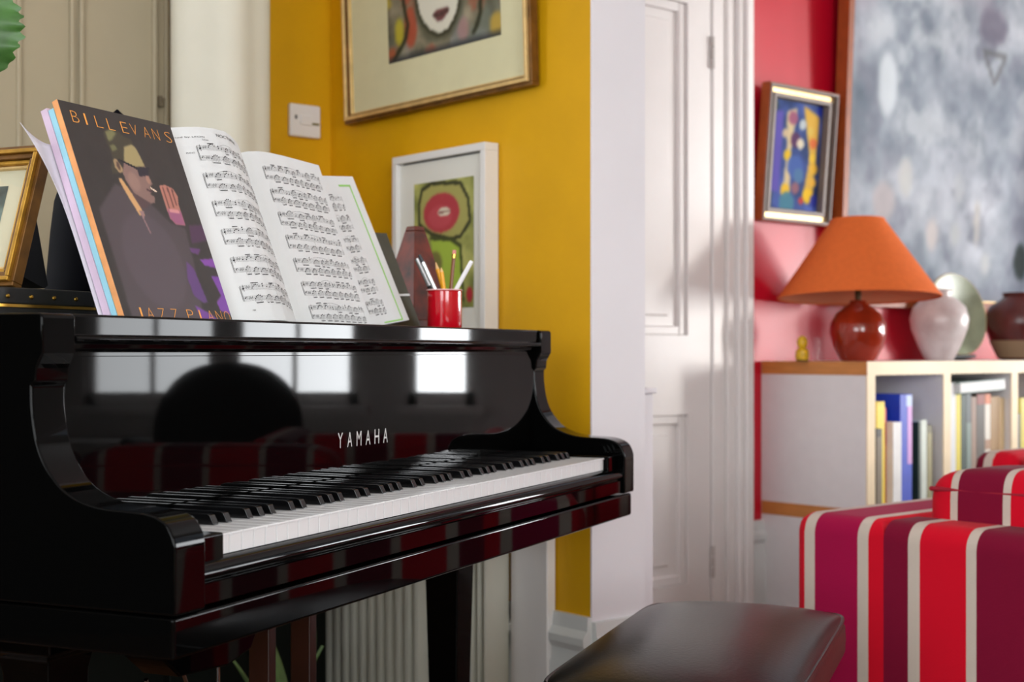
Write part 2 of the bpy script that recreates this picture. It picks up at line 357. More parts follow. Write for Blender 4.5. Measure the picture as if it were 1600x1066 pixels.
bx('key_felt', mat('red_felt', (60, 8, 14), .9), P, .106, W - .106, .17, .187, .72, .735)
KX, KP = .1065, 1.225 / 52
wk = None
for i in range(52):
    if wk is None:
        wk = MB().box(.0004, KP - .0011, .024, .187, .716, .7365).box(.0004, KP - .0011, .022, .187, .7365, .7392).build('white_key', KEYW, P, bevel=.0007)
    else: wk = dup(wk, P)
    wk.location.x = KX + i * KP
bk = None
for i in range(51):
    if (i % 7) in (1, 4): continue            # A B C D E F G: no sharp after B and E
    if bk is None:
        bk = MB().prism([(.074, .7392), (.080, .7505), (.084, .7518), (.187, .7518), (.187, .7392)], 0, -.0052, .0052).build('black_key', KEYB, P, bevel=.0012)
    else: bk = dup(bk, P)
    off = {0: .001, 2: -.0015, 3: .0015, 5: -.002, 6: 0}[i % 7]
    bk.location.x = KX + (i + 1) * KP + off
# legs, lyre
def leg(x, y):
    mb = MB(); pr = [(.05, .622), (.05, .58), (.04, .572), (.036, .55), (.026, .10), (.033, .09), (.033, .075)]
    n = len(pr); vs = [(x + sx * a, y + sy * a, z) for a, z in pr for sx, sy in ((-1, -1), (1, -1), (1, 1), (-1, 1))]
    fs = [(4 * i + q, 4 * i + (q + 1) % 4, 4 * i + 4 + (q + 1) % 4, 4 * i + 4 + q) for i in range(n - 1) for q in range(4)] + [(3, 2, 1, 0), tuple(4 * n - 4 + q for q in range(4))]
    o = mb.add(vs, fs).build('leg', BLACK, P, bevel=.003)
    MB().lathe([(.022, -.012), (.030, -.004), (.030, .004), (.022, .012)], 16).build('caster', BRASS, o, loc=(x, y, .030), rot=(0, R(90), 0))
    MB().lathe([(.012, .03), (.012, .076)], 12, x, y).build('caster_stem', BRASS, o)
leg(.168, .32); leg(1.275, .32); leg(.40, 1.30)
LY = thing('x', 'x', 'x'); bpy.data.objects.remove(LY)
ly = MB().prism([(.46, .622), (.46, .50), (.50, .468), (.62, .460), (.68, .475), (.72, .53), (.78, .57), (1.0, .58), (1.0, .622)], 1, .37, .44).build('lyre', BLACK, P, bevel=.004)
LW = mat('lyre_wood', (44, 20, 14), .3, var=.3, scale=10)
for x in (.762, .886): bx('lyre_post', LW, ly, x - .011, x + .011, .385, .425, .13, .575, bevel=.003)
bx('lyre_box', BLACK, ly, .66, .94, .36, .45, .06, .13, bevel=.004)
for x in (.73, .80, .87): MB().pillow(x, .31, .075, .014, .06, .006, .6, .5, 16, 8).build('pedal', BRASS, ly)
MB().tube([(.532, .40, .49), (.60, .42, .40), (.75, .5, .10)], .0032).build('lyre_rod', CHROME, ly)
MB().tube([(.634, .40, .475), (.634, .40, .13)], .0032).build('lyre_rod', CHROME, ly)
MB().tube([(.46, .40, .47), (.50, .42, .40), (.62, .5, .12)], .0032).build('lyre_rod', CHROME, ly)
bx('lyre_foot', BLACK, ly, .58, .68, .36, .45, .10, .13)
# ------------------------------------------------------------------ books on the music desk
TL = R(-21)
def bthing(name, label, cat, x, b0, z=.9725, rz=0):
    o = pthing(name, label, cat, x, b0, z); o.rotation_euler = (Matrix.Rotation(PA, 3, 'Z') @ Matrix.Rotation(TL, 3, 'X') @ Matrix.Rotation(rz, 3, 'Y')).to_euler(); return o
md = bthing('music_desk', 'black music rest hidden behind the leaning scores', 'music stand', .36, .318)
bx('desk_panel', BLACK, md, .0, .50, 0, .008, .002, .20, bevel=.002); bx('desk_strut', BLACK, md, .27, .30, .008, .02, .02, .15)
BW, BH = .229, .3085
sb = bthing('songbook', 'dark songbook with orange lettering and a portrait of a seated smoking man', 'book', .2277, .2455)
ORS = mat('peach_spine', (228, 158, 100), .55, var=.15, scale=30)
bx('pages', PAPER, sb, .003, BW - .001, .0012, .0068, .001, BH - .001); bx('back_cover', ORS, sb, 0, BW, .007, .008, 0, BH); bx('spine', ORS, sb, -.0012, 0, -.0004, .008, 0, BH, bevel=.0003)
cv = Paint(170, 230, (46, 41, 39)); nz = vnoise(231, 171, 20, 3, 3)
cv.a *= (.92 + .16 * nz)[..., None]
cv.poly([(.067, .513), (.278, .646), (.497, .60), (.592, .551), (.686, .491), (.817, .474), (.79, .289), (.702, 0), (.064, 0)], (74, 64, 68), 5)
cv.ell(.42, .3, .26, .22, (88, 76, 84), 14, .6)
cv.poly([(.864, .492), (1.1, .51), (1.1, .44), (.832, .401)], (72, 42, 72), 3); cv.poly([(.80, .379), (.903, .379), (.863, .35), (.80, .358)], (96, 54, 112), 2)
cv.poly([(.858, .327), (1.1, .345), (1.1, .28), (.894, .3)], (128, 66, 160), 2); cv.poly([(.722, .313), (.774, .279), (.807, .12), (.761, .114), (.689, .148), (.679, .229)], (92, 58, 116), 2)
cv.poly([(.925, .249), (1.1, .248), (1.1, .05), (.907, .08), (.895, .123), (.961, .156)], (120, 64, 158), 2); cv.poly([(.669, .102), (.784, .069), (.9, .02), (.685, .03)], (112, 62, 146), 2)
cv.poly([(.313, .879), (.341, .901), (.398, .916), (.451, .911), (.499, .889), (.554, .879), (.574, .843), (.548, .851), (.468, .837), (.424, .763), (.374, .763), (.33, .764), (.286, .723), (.288, .691), (.345, .697), (.328, .769), (.326, .817)], (62, 57, 42), 2)
cv.poly([(.335, .893), (.4, .911), (.437, .896), (.376, .86), (.343, .845)], (118, 116, 76), 3); cv.poly([(.338, .829), (.378, .839), (.402, .819), (.346, .8)], (108, 106, 70), 2)
cv.poly([(.468, .837), (.551, .857), (.581, .838), (.598, .796), (.612, .754), (.526, .746), (.486, .747), (.424, .763)], (160, 144, 98), 2)
cv.poly([(.424, .763), (.511, .739), (.614, .754), (.615, .721), (.632, .673), (.59, .656), (.60, .638), (.58, .62), (.612, .612), (.598, .583), (.545, .572), (.495, .592), (.426, .613), (.388, .669), (.38, .705)], (134, 104, 96), 1)
cv.poly([(.382, .658), (.426, .613), (.495, .592), (.56, .575), (.489, .549), (.446, .546), (.404, .612)], (82, 60, 62), 2); cv.ell(.46, .67, .05, .045, (160, 126, 112), 5, .6)
cv.poly([(.33, .764), (.358, .77), (.393, .728), (.385, .706), (.348, .702), (.323, .726)], (160, 132, 96), 1); cv.ell(.36, .735, .014, .02, (90, 66, 54), 1)
cv.poly([(.37, .765), (.388, .77), (.526, .746), (.646, .754), (.641, .746), (.519, .734)], (20, 18, 26), 0); cv.poly([(.526, .746), (.644, .751), (.615, .713), (.529, .7)], (34, 28, 40), 1)
cv.ell(.60, .69, .018, .02, (176, 130, 110), 1, .8); cv.line([(.56, .641), (.60, .636)], .006, (60, 30, 40), 1, 1, 1.35); cv.poly([(.6, .657), (.655, .641), (.645, .634), (.593, .651)], (226, 200, 176), 0)
cv.poly([(.328, .677), (.353, .676), (.404, .612), (.446, .546), (.462, .512), (.414, .508), (.367, .582), (.329, .653)], (206, 158, 106), 1)
cv.poly([(.42, .534), (.467, .532), (.445, .495), (.471, .427), (.458, .428), (.435, .494)], (150, 116, 116), 1)
cv.poly([(.69, .672), (.751, .681), (.819, .667), (.846, .632), (.829, .596), (.824, .537), (.825, .487), (.739, .488), (.7, .513), (.692, .559), (.69, .614)], (178, 116, 100), 1)
cv.poly([(.70, .56), (.826, .56), (.825, .487), (.739, .488), (.7, .513)], (150, 84, 122), 3, .9)
for a in ([(.722, .664), (.722, .56)], [(.765, .665), (.769, .575)], [(.805, .66), (.803, .59)]): cv.line(a, .007, (92, 52, 50), 1, .9, 1.35)
cv.line([(.72, .555), (.80, .553)], .008, (206, 140, 140), 1)
cv.build('front_cover', mat_attr('print_gloss', .38, .5), sb, lambda u, v: (u * BW, -.0004 - .006 * max(0, v - .93) * 0, v * BH))
ORT = mat('orange_ink', (238, 160, 70), .5)
mb = MB()
def letter_row(mb, txt, xs, z0, hh, wd):
    for ch, x in zip(txt, xs):
        if ch == ' ': continue
        v2, f2, a2 = text_geo(ch, .02, 1, .0005); ww = wd * (.25 if ch == 'I' else 1)
        mb.add([(x * BW + u * ww * BW, -.0008, z0 * BH + v * hh * BH) for u, v in v2], f2)
letter_row(mb, 'BILL EVANS', [.075, .185, .275, .378, 0, .50, .585, .70, .79, .91], .905, .055, .058)
letter_row(mb, 'JAZZ PIANO', [.10, .20, .305, .42, 0, .565, .68, .76, .845, .925], .028, .052, .058)
mb.build('cover_lettering', ORT, sb, smooth=0, recalc=False)
b2 = bthing('music_book', 'pale blue spined music book tucked behind the dark songbook', 'book', .2277, .2455)
BLUES = mat('pale_blue_cover', (150, 204, 222), .55, var=.06)
bx('cover', BLUES, b2, -.001, .19, .0085, .0100, -.0005, .300); bx('cover', BLUES, b2, -.001, .19, .0155, .0165, -.0005, .300); bx('pages', PAPER, b2, .001, .189, .010, .0155, 0, .298); bx('spine', BLUES, b2, -.002, -.0008, .0085, .0165, -.0005, .300)
b3 = bthing('music_album', 'lavender spined music album leaning behind the pale blue one', 'book', .2277, .2455)
LAV = mat('lavender_cover', (206, 184, 206), .55, var=.06)
bx('cover', LAV, b3, -.002, .185, .0172, .0187, -.0005, .304); bx('cover', LAV, b3, -.002, .185, .0262, .0275, -.0005, .304); bx('pages', PAPER, b3, 0, .184, .0187, .0262, 0, .302); bx('spine', LAV, b3, -.003, -.0018, .0172, .0275, -.0005, .304)
ls = bthing('loose_sheet', 'loose white sheet curling out to the left behind the music books', 'paper', .2277, .2455)
def sheetf(u, v):
    if u < .5:
        k_ = 1 - u / .5; e = v ** 6
        return (-.0075 - (.0015 + .074 * e) * k_, .0295 - .030 * e * k_ ** 1.4, .001 + v * .258 + .004 * k_ * e)
    return (-.0075 + (u - .5) * .34, .0295, .001 + v * .258 - .012 * (u - .5) * v)
o = MB().grid(16, 24, sheetf).build('paper_sheet', mat('sheet_blueish', (214, 212, 222), .6), ls, recalc=False)
so_ = o.modifiers.new('thick', 'SOLIDIFY'); so_.thickness = .0004
# open score: curved pages with printed notation
def curvedpage(parent, name, hf, x0, x1, z1, thick, nx=40, nz=2, slant=0):
    f = lambda x, z: (x + slant * z, -hf(x), z)
    mb = MB(); n = nx
    top = [[f(x0 + (x1 - x0) * i / n, z1 * j / 12) for i in range(n + 1)] for j in range(13)]
    mb.grid(n, 12, lambda u, v: f(x0 + (x1 - x0) * u, z1 * v))
    mb.grid(n, 12, lambda u, v: (f(x0 + (x1 - x0) * u, z1 * v)[0], thick, z1 * v))
    for v in (0, 1): mb.grid(n, 1, lambda u, t: (f(x0 + (x1 - x0) * u, z1 * v)[0], f(x0 + (x1 - x0) * u, 0)[1] * (1 - t) + thick * t, z1 * v))
    for u in (0, 1): mb.grid(1, 12, lambda t, v: (f(x0 + (x1 - x0) * u, z1 * v)[0], f(x0 + (x1 - x0) * u, 0)[1] * (1 - t) + thick * t, z1 * v))
    return mb.build(name, PAPER, parent, smooth=40), f
class Notes:
    def __init__(s, f, seed): s.f = f; s.mb = MB(); s.r = random.Random(seed)
    def P(s, x, z): a = s.f(x, z); return (a[0], a[1] - .0004, a[2])
    def quad(s, pts): s.mb.add([s.P(*p) for p in pts], [tuple(range(len(pts)))])
    def hl(s, x0, x1, z, t, n=None):
        n = n or max(1, int((x1 - x0) / .008))
        for i in range(n):
            a = x0 + (x1 - x0) * i / n; b = x0 + (x1 - x0) * (i + 1) / n; s.quad([(a, z - t / 2), (b, z - t / 2), (b, z + t / 2), (a, z + t / 2)])
    def vl(s, x, z0, z1, t): s.quad([(x - t / 2, z0), (x + t / 2, z0), (x + t / 2, z1), (x - t / 2, z1)])
    def head(s, x, z, r=.0011): s.quad([(x + r * 1.15 * math.cos(a), z + r * .85 * math.sin(a) + .25 * r * math.cos(a)) for a in np.linspace(0, 2 * math.pi, 7)[:-1]])
    def arc(s, x0, x1, z, h, t=.0003):
        pts = [(x0 + (x1 - x0) * i / 10, z + h * math.sin(math.pi * i / 10)) for i in range(11)]
        for a, b in zip(pts[:-1], pts[1:]): s.quad([(a[0], a[1] - t / 2), (b[0], b[1] - t / 2), (b[0], b[1] + t / 2), (a[0], a[1] + t / 2)])
    def text(s, body, x, z, h, wid):
        v2, f2, a2 = text_geo(body, .02); s.mb.add([s.P(x + u * wid, z + v * h) for u, v in v2], f2)
    def staff(s, x0, x1, zc, kind):
        sp = .00165; r = s.r
        for q in range(-2, 3): s.hl(x0, x1, zc + q * sp, .00022)
        # clef, key signature
        if kind == 't': s.arc(x0 + .002, x0 + .006, zc - .002, .005, .0006); s.vl(x0 + .0042, zc - .0055, zc + .005, .0006); s.head(x0 + .0036, zc - .0012, .0016)
        else: s.arc(x0 + .002, x0 + .0065, zc, .003, .0007); s.head(x0 + .0026, zc + .0012, .0011)
        for q in range(4): s.vl(x0 + .009 + q * .0018, zc - .002 + (q % 2) * .0015, zc + .002 + (q % 2) * .0015, .0005); s.hl(x0 + .0083 + q * .0018, x0 + .0097 + q * .0018, zc + (q % 2) * .0015, .0005, 1)
        x = x0 + .019
        while x < x1 - .006:
            if kind == 'b' or r.random() < .55:                     # beamed run
                n = r.choice((4, 5, 6)); st = r.uniform(.0024, .0034); z0 = zc + r.uniform(-.003, .001); up = kind == 't' and r.random() < .5
                zb = zc + (.0068 if up else -.0075); sl = r.uniform(.0, .0012)
                hs = []
                for q in range(n):
                    xx = x + q * st
                    if xx > x1 - .002: break
                    z = z0 + .0055 * math.sin(math.pi * q / n) ; s.head(xx, z); s.vl(xx + (.001 if up else -.001), min(z, zb), max(z, zb), .0003); hs.append(xx)
                if len(hs) > 1: s.quad([(hs[0], zb - .0006), (hs[-1], zb - .0006 + sl), (hs[-1], zb + .0006 + sl), (hs[0], zb + .0006)])
                x += n * st + r.uniform(.003, .006)
            else:
                z = zc + r.randint(-3, 3) * .0008; s.head(x, z, .0012); s.vl(x + .0011, z, z + .006, .0003)
                if r.random() < .5: s.head(x, z + .0033, .0012)
                x += r.uniform(.006, .011)
    def system(s, x0, x1, zt, zb):
        s.arc(x0 - .003, x0 + .0001, zb - .003, .0, .0004); s.vl(x0 - .0006, zb - .0035, zt + .0035, .0006); s.vl(x0 - .002, zb - .002, zt + .002, .0006)
        s.staff(x0, x1, zt, 't'); s.staff(x0, x1, zb, 'b')
        for q in (.45, .98): s.vl(x0 + (x1 - x0) * q, zb - .0033, zt + .0033, .0003)
        a = s.r.uniform(.15, .35); s.arc(x0 + (x1 - x0) * a, x0 + (x1 - x0) * (a + s.r.uniform(.2, .4)), zt + .0045, .0035)
    def build(s, parent): o = s.mb.build('printed_notation', INK, parent, smooth=0, recalc=False); o['kind'] = 'stuff'; return o
GX = .672
sc = bthing('piano_score', 'open piano score with a curling title page beside the dark songbook', 'sheet music', GX, .268)
hleft = lambda x: float(np.interp(-x, [0, .015, .035, .0575, .08, .10, .13, .16, .18, .203, .235], [-.012, 0, .011, .0205, .029, .0345, .0355, .0305, .0235, .0125, .002]))
pgl, fL = curvedpage(sc, 'title_page', hleft, -.228, 0, .303, .016, 60)
hright = lambda x: float(np.interp(x, [0, .012, .03, .06, .10, .21], [-.012, -.002, .004, .007, .007, .003]))
pgr, fR = curvedpage(sc, 'right_page', hright, 0, .2125, .303, .016, 60)
nl = Notes(fL, 3)
for kx in range(6):
    zt = .2700 - .0437 * kx; nl.system(-.176 + .004 * (kx == 0), -.012, zt, zt - .0165)
nl.text('NOCTURNE', -.128, .290, .0048, .062); nl.text('Lento', -.160, .2815, .0026, .012); nl.text('edited by LEON', -.212, .286, .0022, .058); nl.text('PIANO', -.192, .261, .0022, .013); nl.text('100', -.168, .016, .0022, .005)
nl.build(sc)
nr = Notes(fR, 8)
for kx in range(7):
    zt = .274 - .0395 * kx; nr.system(.030, .198, zt, zt - .0155)
nr.build(sc)
s3 = bthing('loose_score', 'separate printed score with a green pen border right of the open score', 'sheet music', .835, .290, rz=R(-6.3))
p3, f3 = curvedpage(s3, 'top_page', lambda x: .001, -.02, .236, .279, .005)
n3 = Notes(f3, 12)
for kx in range(6):
    zt = .236 - .039 * kx; n3.system(.10, .163, zt, zt - .015)
n3.build(s3)
mb = MB()
for a, b, c_, e in ((.170, .212, .259, .2625), (.2085, .2120, .003, .2625), (.14, .212, .002, .0045)): mb.box(a, b, -.0016, -.0011, c_, e)
mb.build('pen_border', mat('green_ink', (140, 200, 96), .6), s3, smooth=0)
ov = bthing('olive_folder', 'dark olive folder standing behind the scores beside the metronome', 'folder', .88, .310, rz=R(-3))
OLV = mat('olive_cloth', (46, 46, 30), .6, var=.2, scale=40)
bx('cover', OLV, ov, 0, .268, 0, .002, 0, .188, bevel=.001); bx('cover', OLV, ov, 0, .268, .009, .011, 0, .188, bevel=.001); bx('leaves', PAPER, ov, .003, .262, .002, .009, .002, .184)
bx('ribbon', PAPER, ov, .21, .268, -.0008, 0, .062, .066)
# ------------------------------------------------------------------ things on the piano lid
cs = pthing('leather_case', 'flat black case edged with brass studs under the gold frame', 'case', .02, .345, .982)
BL = mat('black_leather', (14, 16, 13), .42, var=.2, scale=60, bump=.15)
bx('case_body', BL, cs, 0, .42, 0, .30, 0, .012, bevel=.002); bx('case_lid', BL, cs, 0, .42, 0, .30, .0155, .036, bevel=.002); bx('brass_edge', BRASS, cs, .001, .419, -.001, .299, .012, .0155)
st = None
for i in range(10):
    if st is None: st = MB().lathe([(.003, 0), (.0026, .0014), (.001, .0022)], 10).build('stud', BRASS, cs, rot=(R(90), 0, 0))
    else: st = dup(st, cs)
    st.location = (.03 + .04 * i, 0, .025)
pf = pthing('photo_frame', 'gold moulded photo frame leaning back on the black case', 'picture frame', 0.2140, .402, 1.0185)
pf.rotation_euler = (Matrix.Rotation(PA, 3, 'Z') @ Matrix.Rotation(R(17.5), 3, 'Y')).to_euler()
FW, FH = .27, .196                     # local: y along the frame, z up, -x is the front
def fr_side(poly_w, y0, y1, z0, z1, name, horiz):
    for a, b, t, m in ((0, .006, .017, GOLDD), (.006, .012, .022, GOLD), (.012, .019, .018, GOLDD), (.019, .025, .014, GOLD), (.025, .029, .010, PALEGOLD)):
        yield a, b, t, m
for nm, side in (('top_member', 't'), ('bottom_member', 'b'), ('side_member', 'n'), ('side_member', 'f')):
    root = None
    for a, b, t, m in fr_side(0, 0, 0, 0, 0, '', 0):
        bb = {'t': (-t, 0, a, FW - a, FH - b, FH - a), 'b': (-t, 0, a, FW - a, a, b), 'n': (-t, 0, a, b, b, FH - b), 'f': (-t, 0, FW - b, FW - a, b, FH - b)}[side]
        o = bx(nm if root is None else 'moulding_strip', m, pf if root is None else root, *bb, bevel=.0012)
        root = root or o
bx('mount', mat('ivory_mount', (226, 216, 186), .7), pf, -.004, -.002, .026, FW - .026, .026, FH - .026)
ph = Paint(60, 60, (60, 72, 70)); nz = vnoise(61, 61, 4, 11); ph.a = (np.array([40, 56, 60]) * (1 - nz[..., None]) + np.array([140, 160, 150]) * nz[..., None])
ph.build('photograph', mat_attr('print_gloss'), pf, lambda u, v: (-.0045, .058 + u * .15, .055 + v * .09))
bx('glass', GLASS, pf, -.0075, -.0065, .026, FW - .026, .026, FH - .026)
MB().prism([(0, .03), (.0, .15), (.004, .15), (.075, .034), (.07, .028)], 1, .03, .10).build('easel_back', BLACKM, pf)
bg = pthing('dark_bag', 'dark navy peaked cloth bag standing behind the leaning books', 'bag', .665, .62, .982)
MB().lathe([(.112, 0), (.117, .02), (.110, .08), (.104, .15), (.098, .20), (.084, .245), (.058, .285), (.036, .315), (.014, .340), (.001, .352)], 36).build('bag_body', mat('navy_cloth', (4, 4, 12), .8, 0, .08, var=.3, scale=14), bg)
MB().lathe([(.1185, .018), (.1195, .022), (.1185, .026)], 36, cap=False).build('hem', BLACKM, bg)
mt = pthing('metronome', 'dark reddish pyramid metronome standing behind the pencil cup', 'metronome', 1.285, .40, .9825, rz=R(-18))
MW = mat('rosewood', (128, 44, 26), .35, var=.0, scale=26, col2=(50, 26, 16))
def frustum(mb, a0, b0, a1, b1, z0, z1): return mb.add([(sx * a, sy * b, z) for a, b, z in ((a0, b0, z0), (a1, b1, z1)) for sx, sy in ((-1, -1), (1, -1), (1, 1), (-1, 1))], [(3, 2, 1, 0), (4, 5, 6, 7), (0, 1, 5, 4), (1, 2, 6, 5), (2, 3, 7, 6), (3, 0, 4, 7)])
frustum(MB(), .056, .054, .0150, .0140, .018, .194).build('body', MW, mt, bevel=.002); frustum(MB(), .060, .058, .060, .058, .004, .018).build('plinth', MW, mt, bevel=.002); frustum(MB(), .0150, .0140, .0125, .0115, .194, .203).build('cap', MW, mt, bevel=.002)
frustum(MB(), .028, .002, .009, .002, .03, .17).build('front_door', mat('rosewood_light', (140, 84, 48), .4, var=.25, scale=30), mt, loc=(0, -.0545, 0), rot=(R(-12.8), 0, 0))
for sx, sy in ((-1, -1), (1, -1), (1, 1), (-1, 1)): MB().lathe([(.006, 0), (.006, .005)], 8, sx * .05, sy * .046).build('foot', BRASS, mt)
# pencil cup
CX, CY, CZ = 1.15, .268, .9725
cp = pthing('pencil_cup', 'shiny red cup holding pens and pencils on the piano', 'cup', CX, CY, CZ)
REDE = mat('red_enamel', (190, 8, 28), .15, coat=.5)
MB().lathe([(.001, .0005), (.031, .0005), (.032, .003), (.032, .0775), (.0335, .079), (.0325, .081), (.030, .0795), (.029, .006), (.001, .004)], 40, cap=False).build('cup_body', REDE, cp)
MB().lathe([(.0322, .0785), (.0338, .080), (.0322, .0815), (.0305, .080)], 40, cap=False).build('rim', mat('rim_white', (240, 200, 200), .3), cp)
Rl = Vector((.405, -.914, 0)); Fl = Vector((.914, .405, 0))
def pen(name, label, cat, dxb, dxt, zt, dep, parts):
    """parts: (name, t0, t1, r0, r1, material) along the pen"""
    a = Rl * dxb + Fl * dep + Vector((0, 0, .0065)); b = Rl * dxt + Fl * dep * 1.3 + Vector((0, 0, zt - CZ))
    o = pthing(name, label, cat, CX + a.x, CY + a.y, CZ + a.z, group='pens and pencils in the red cup'); dv = b - a
    for nm, t0, t1, r0, r1, m in parts: MB().tube([dv * t0, dv * (t0 + t1) / 2, dv * t1], r0, 10, r1).build(nm, m, o)
STEEL = mat('pen_steel', (200, 204, 208), .25, .8); PWH = mat('pen_white', (238, 238, 240), .3); PYE = mat('pencil_yellow', (240, 168, 20), .4); PBR = mat('pencil_brown', (120, 70, 30), .4); WOODT = mat('pencil_wood', (222, 178, 120), .6)
pen('silver_pen', 'silver pen leaning left in the red cup', 'pen', .018, -.0456, 1.117, -.012, [('barrel', 0, .9, .0042, .0042, STEEL), ('cap', .9, 1, .0042, .003, mat('pen_dark', (30, 32, 40), .3))])
pen('clip_pen', 'black and silver clip pen, leftmost in the red cup', 'pen', .010, -.0526, 1.1115, .010, [('barrel', 0, .62, .0042, .0042, BLACKM), ('upper_barrel', .62, 1, .0045, .004, STEEL)])
pen('yellow_pencil', 'yellow pencil with point upward in the red cup', 'pencil', .018, -.0175, 1.1055, .016, [('shaft', 0, .9, .0037, .0037, PYE), ('point', .9, 1, .0037, .0006, WOODT)])
pen('yellow_pencil', 'shorter yellow pencil in the middle of the red cup', 'pencil', .010, -.006, 1.094, -.006, [('shaft', 0, .93, .0037, .0037, PYE), ('point', .93, 1, .0037, .0006, WOODT)])
pen('brown_pencil', 'upright brown pencil with pink rubber tip in the red cup', 'pencil', .004, .0175, 1.1277, .012, [('shaft', 0, .9, .0035, .0035, PBR), ('ferrule', .9, .95, .0037, .0037, BRASS), ('rubber', .95, 1, .0035, .0035, mat('rubber_pink', (220, 140, 130), .7))])
pen('white_pen', 'white pen leaning right in the red cup', 'pen', -.020, .05, 1.1067, 0, [('barrel', 0, .97, .0042, .0042, PWH), ('end_cap', .97, 1, .0042, .0032, PWH)])
# leafy plant whose leaf hangs into the top left corner
pl = pthing('potted_plant', 'green serrated leaves hanging in from a plant at top left', 'plant', .143, .736, .982)
MB().lathe([(.001, 0), (.055, 0), (.07, .10), (.075, .10), (.075, .12), (.066, .12), (.064, .105), (.001, .1)], 28, cap=False).build('pot', mat('terracotta', (170, 92, 60), .8, var=.1), pl)
LEAF = mat('leaf_green', (62, 104, 44), .45, var=.35, scale=26, bump=.3)
def leafmesh(L, Wd, nser=9):
    def f(u, v):
        s = 2 * u - 1; wv = Wd * (math.sin(math.pi * min(1, v * .93 + .05)) ** .7) * (1 + .09 * math.sin(v * nser * 2 * math.pi) * abs(s) ** 4)
        return (s * wv, .10 * L * (abs(s) ** 1.5) - .12 * L * math.sin(v * 3) + .004 * math.cos(v * 22) * abs(s), -v * L)
    return MB().grid(14, 40, f)
stems = [((.115, -.235, .448), .122, .048, 0, 0), ((.02, .10, .50), .11, .05, 1.9, .5), ((-.10, .02, .44), .10, .045, 3.6, .6), ((.09, .06, .60), .10, .045, 1.0, .3)]
for (x, y, z), L, wd, rz, rx in stems:
    MB().tube([(0, 0, .1), (x * .3, y * .3, z * .75), (x * .8, y * .8, z + .035), (x, y, z)], .0035, 8, .002).build('stem', mat('stem_green', (110, 120, 60), .5), pl)
    leafmesh(L, wd).build('leaf', LEAF, pl, recalc=False, loc=(x, y, z), rot=(rx, 0, rz if rz else R(-66 + 0)))
# ------------------------------------------------------------------ pictures on the yellow wall
def framed(name, label, loc, rz, tilt, w_, h_, bars, back):
    """bars: (inset0, inset1, depth, material) from the outside inwards; local x right, z up, -y front"""
    o = thing(name, label, 'picture', loc); o.rotation_euler = (Matrix.Rotation(rz, 3, 'Z') @ Matrix.Rotation(tilt, 3, 'X')).to_euler()
    for nm, k in (('top_member', 0), ('bottom_member', 1), ('side_member', 2), ('side_member', 3)):
        root = None
        for a, b, t, m in bars:
            bb = ((a, w_ - a, -t, 0, h_ - b, h_ - a), (a, w_ - a, -t, 0, a, b), (a, b, -t, 0, b, h_ - b), (w_ - b, w_ - a, -t, 0, b, h_ - b))[k]
            q = bx(nm if root is None else 'moulding_strip', m, o if root is None else root, *bb, bevel=.0015); root = root or q
    bx('backing', BLACKM, o, .004, w_ - .004, -.006, -.001, .004, h_ - .004)
    return o
CREAM = mat('cream_mount', (214, 208, 170), .8, var=.02)
bf = framed('portrait_picture', 'large gold-framed drawing of a pale face on the yellow wall', (2.101, 3.107, 1.532), R(-90), R(2), .741, .98,
            [(0, .009, .022, GOLDD), (.009, .018, .030, PALEGOLD), (.018, .022, .024, GOLDD), (.022, .027, .018, PALEGOLD)], 0)
bx('mount', CREAM, bf, .024, .717, -.0085, -.006, .024, .956)
NX, NY = 110, 140; X0, X1, Z0, Z1 = .187, .625, .131, .70
pp = Paint(NX, NY, (150, 140, 118)); n1 = vnoise(NY + 1, NX + 1, 9, 5, 4); n2 = vnoise(NY + 1, NX + 1, 7, 6, 4); n3_ = vnoise(NY + 1, NX + 1, 6, 9, 3)
pp.a = np.array([118, 112, 92]) + (n1[..., None] - .5) * np.array([110, 100, 90])
pp.mix(np.clip((n2 - .58) * 6, 0, 1), (176, 80, 56), .7); pp.mix(np.clip((n3_ - .62) * 6, 0, 1), (196, 170, 50), .8); pp.mix(np.clip((.36 - n2) * 6, 0, 1), (150, 150, 150), .7); pp.mix(np.clip((.34 - n3_) * 6, 0, 1), (110, 120, 110), .6)
pm = lambda L: [((3.107 - y - X0) / (X1 - X0), (z - 1.532 - Z0) / (Z1 - Z0)) for y, z in L]
hl_ = pm([(2.853, 1.85), (2.853, 1.8098), (2.8463, 1.7789), (2.8363, 1.7475), (2.8463, 1.7156), (2.8766, 1.6869), (2.90, 1.668)]); hr_ = pm([(2.545, 1.82), (2.552, 1.7532), (2.5549, 1.7259), (2.5637, 1.7053), (2.5815, 1.6861)])
pp.ell(*pm([(2.825, 1.74)])[0], .06, .09, (178, 72, 46), 4, .8); pp.ell(*pm([(2.872, 1.735)])[0], .045, .06, (190, 176, 50), 4, .9); pp.ell(*pm([(2.905, 1.68)])[0], .04, .04, (176, 84, 50), 4, .8); pp.ell(*pm([(2.495, 1.69)])[0], .06, .05, (196, 160, 60), 4, .8); pp.ell(*pm([(2.62, 1.70)])[0], .05, .05, (176, 130, 130), 4, .7)
pp.poly(pm([(2.83, 1.9), (2.80, 1.75), (2.76, 1.69), (2.71, 1.685), (2.66, 1.69), (2.62, 1.74), (2.60, 1.9)]), (84, 84, 66), 6, .8)
face = pm([(2.795, 1.95), (2.795, 1.7989), (2.7869, 1.7681), (2.7706, 1.7418), (2.7449, 1.7199), (2.7131, 1.7048), (2.6787, 1.7103), (2.6571, 1.7274), (2.6417, 1.7493), (2.6356, 1.7689), (2.630, 1.95)])
pp.line(face, .02, (46, 44, 26), 2, 1, 1.3); pp.poly(face, (216, 212, 196), 1)
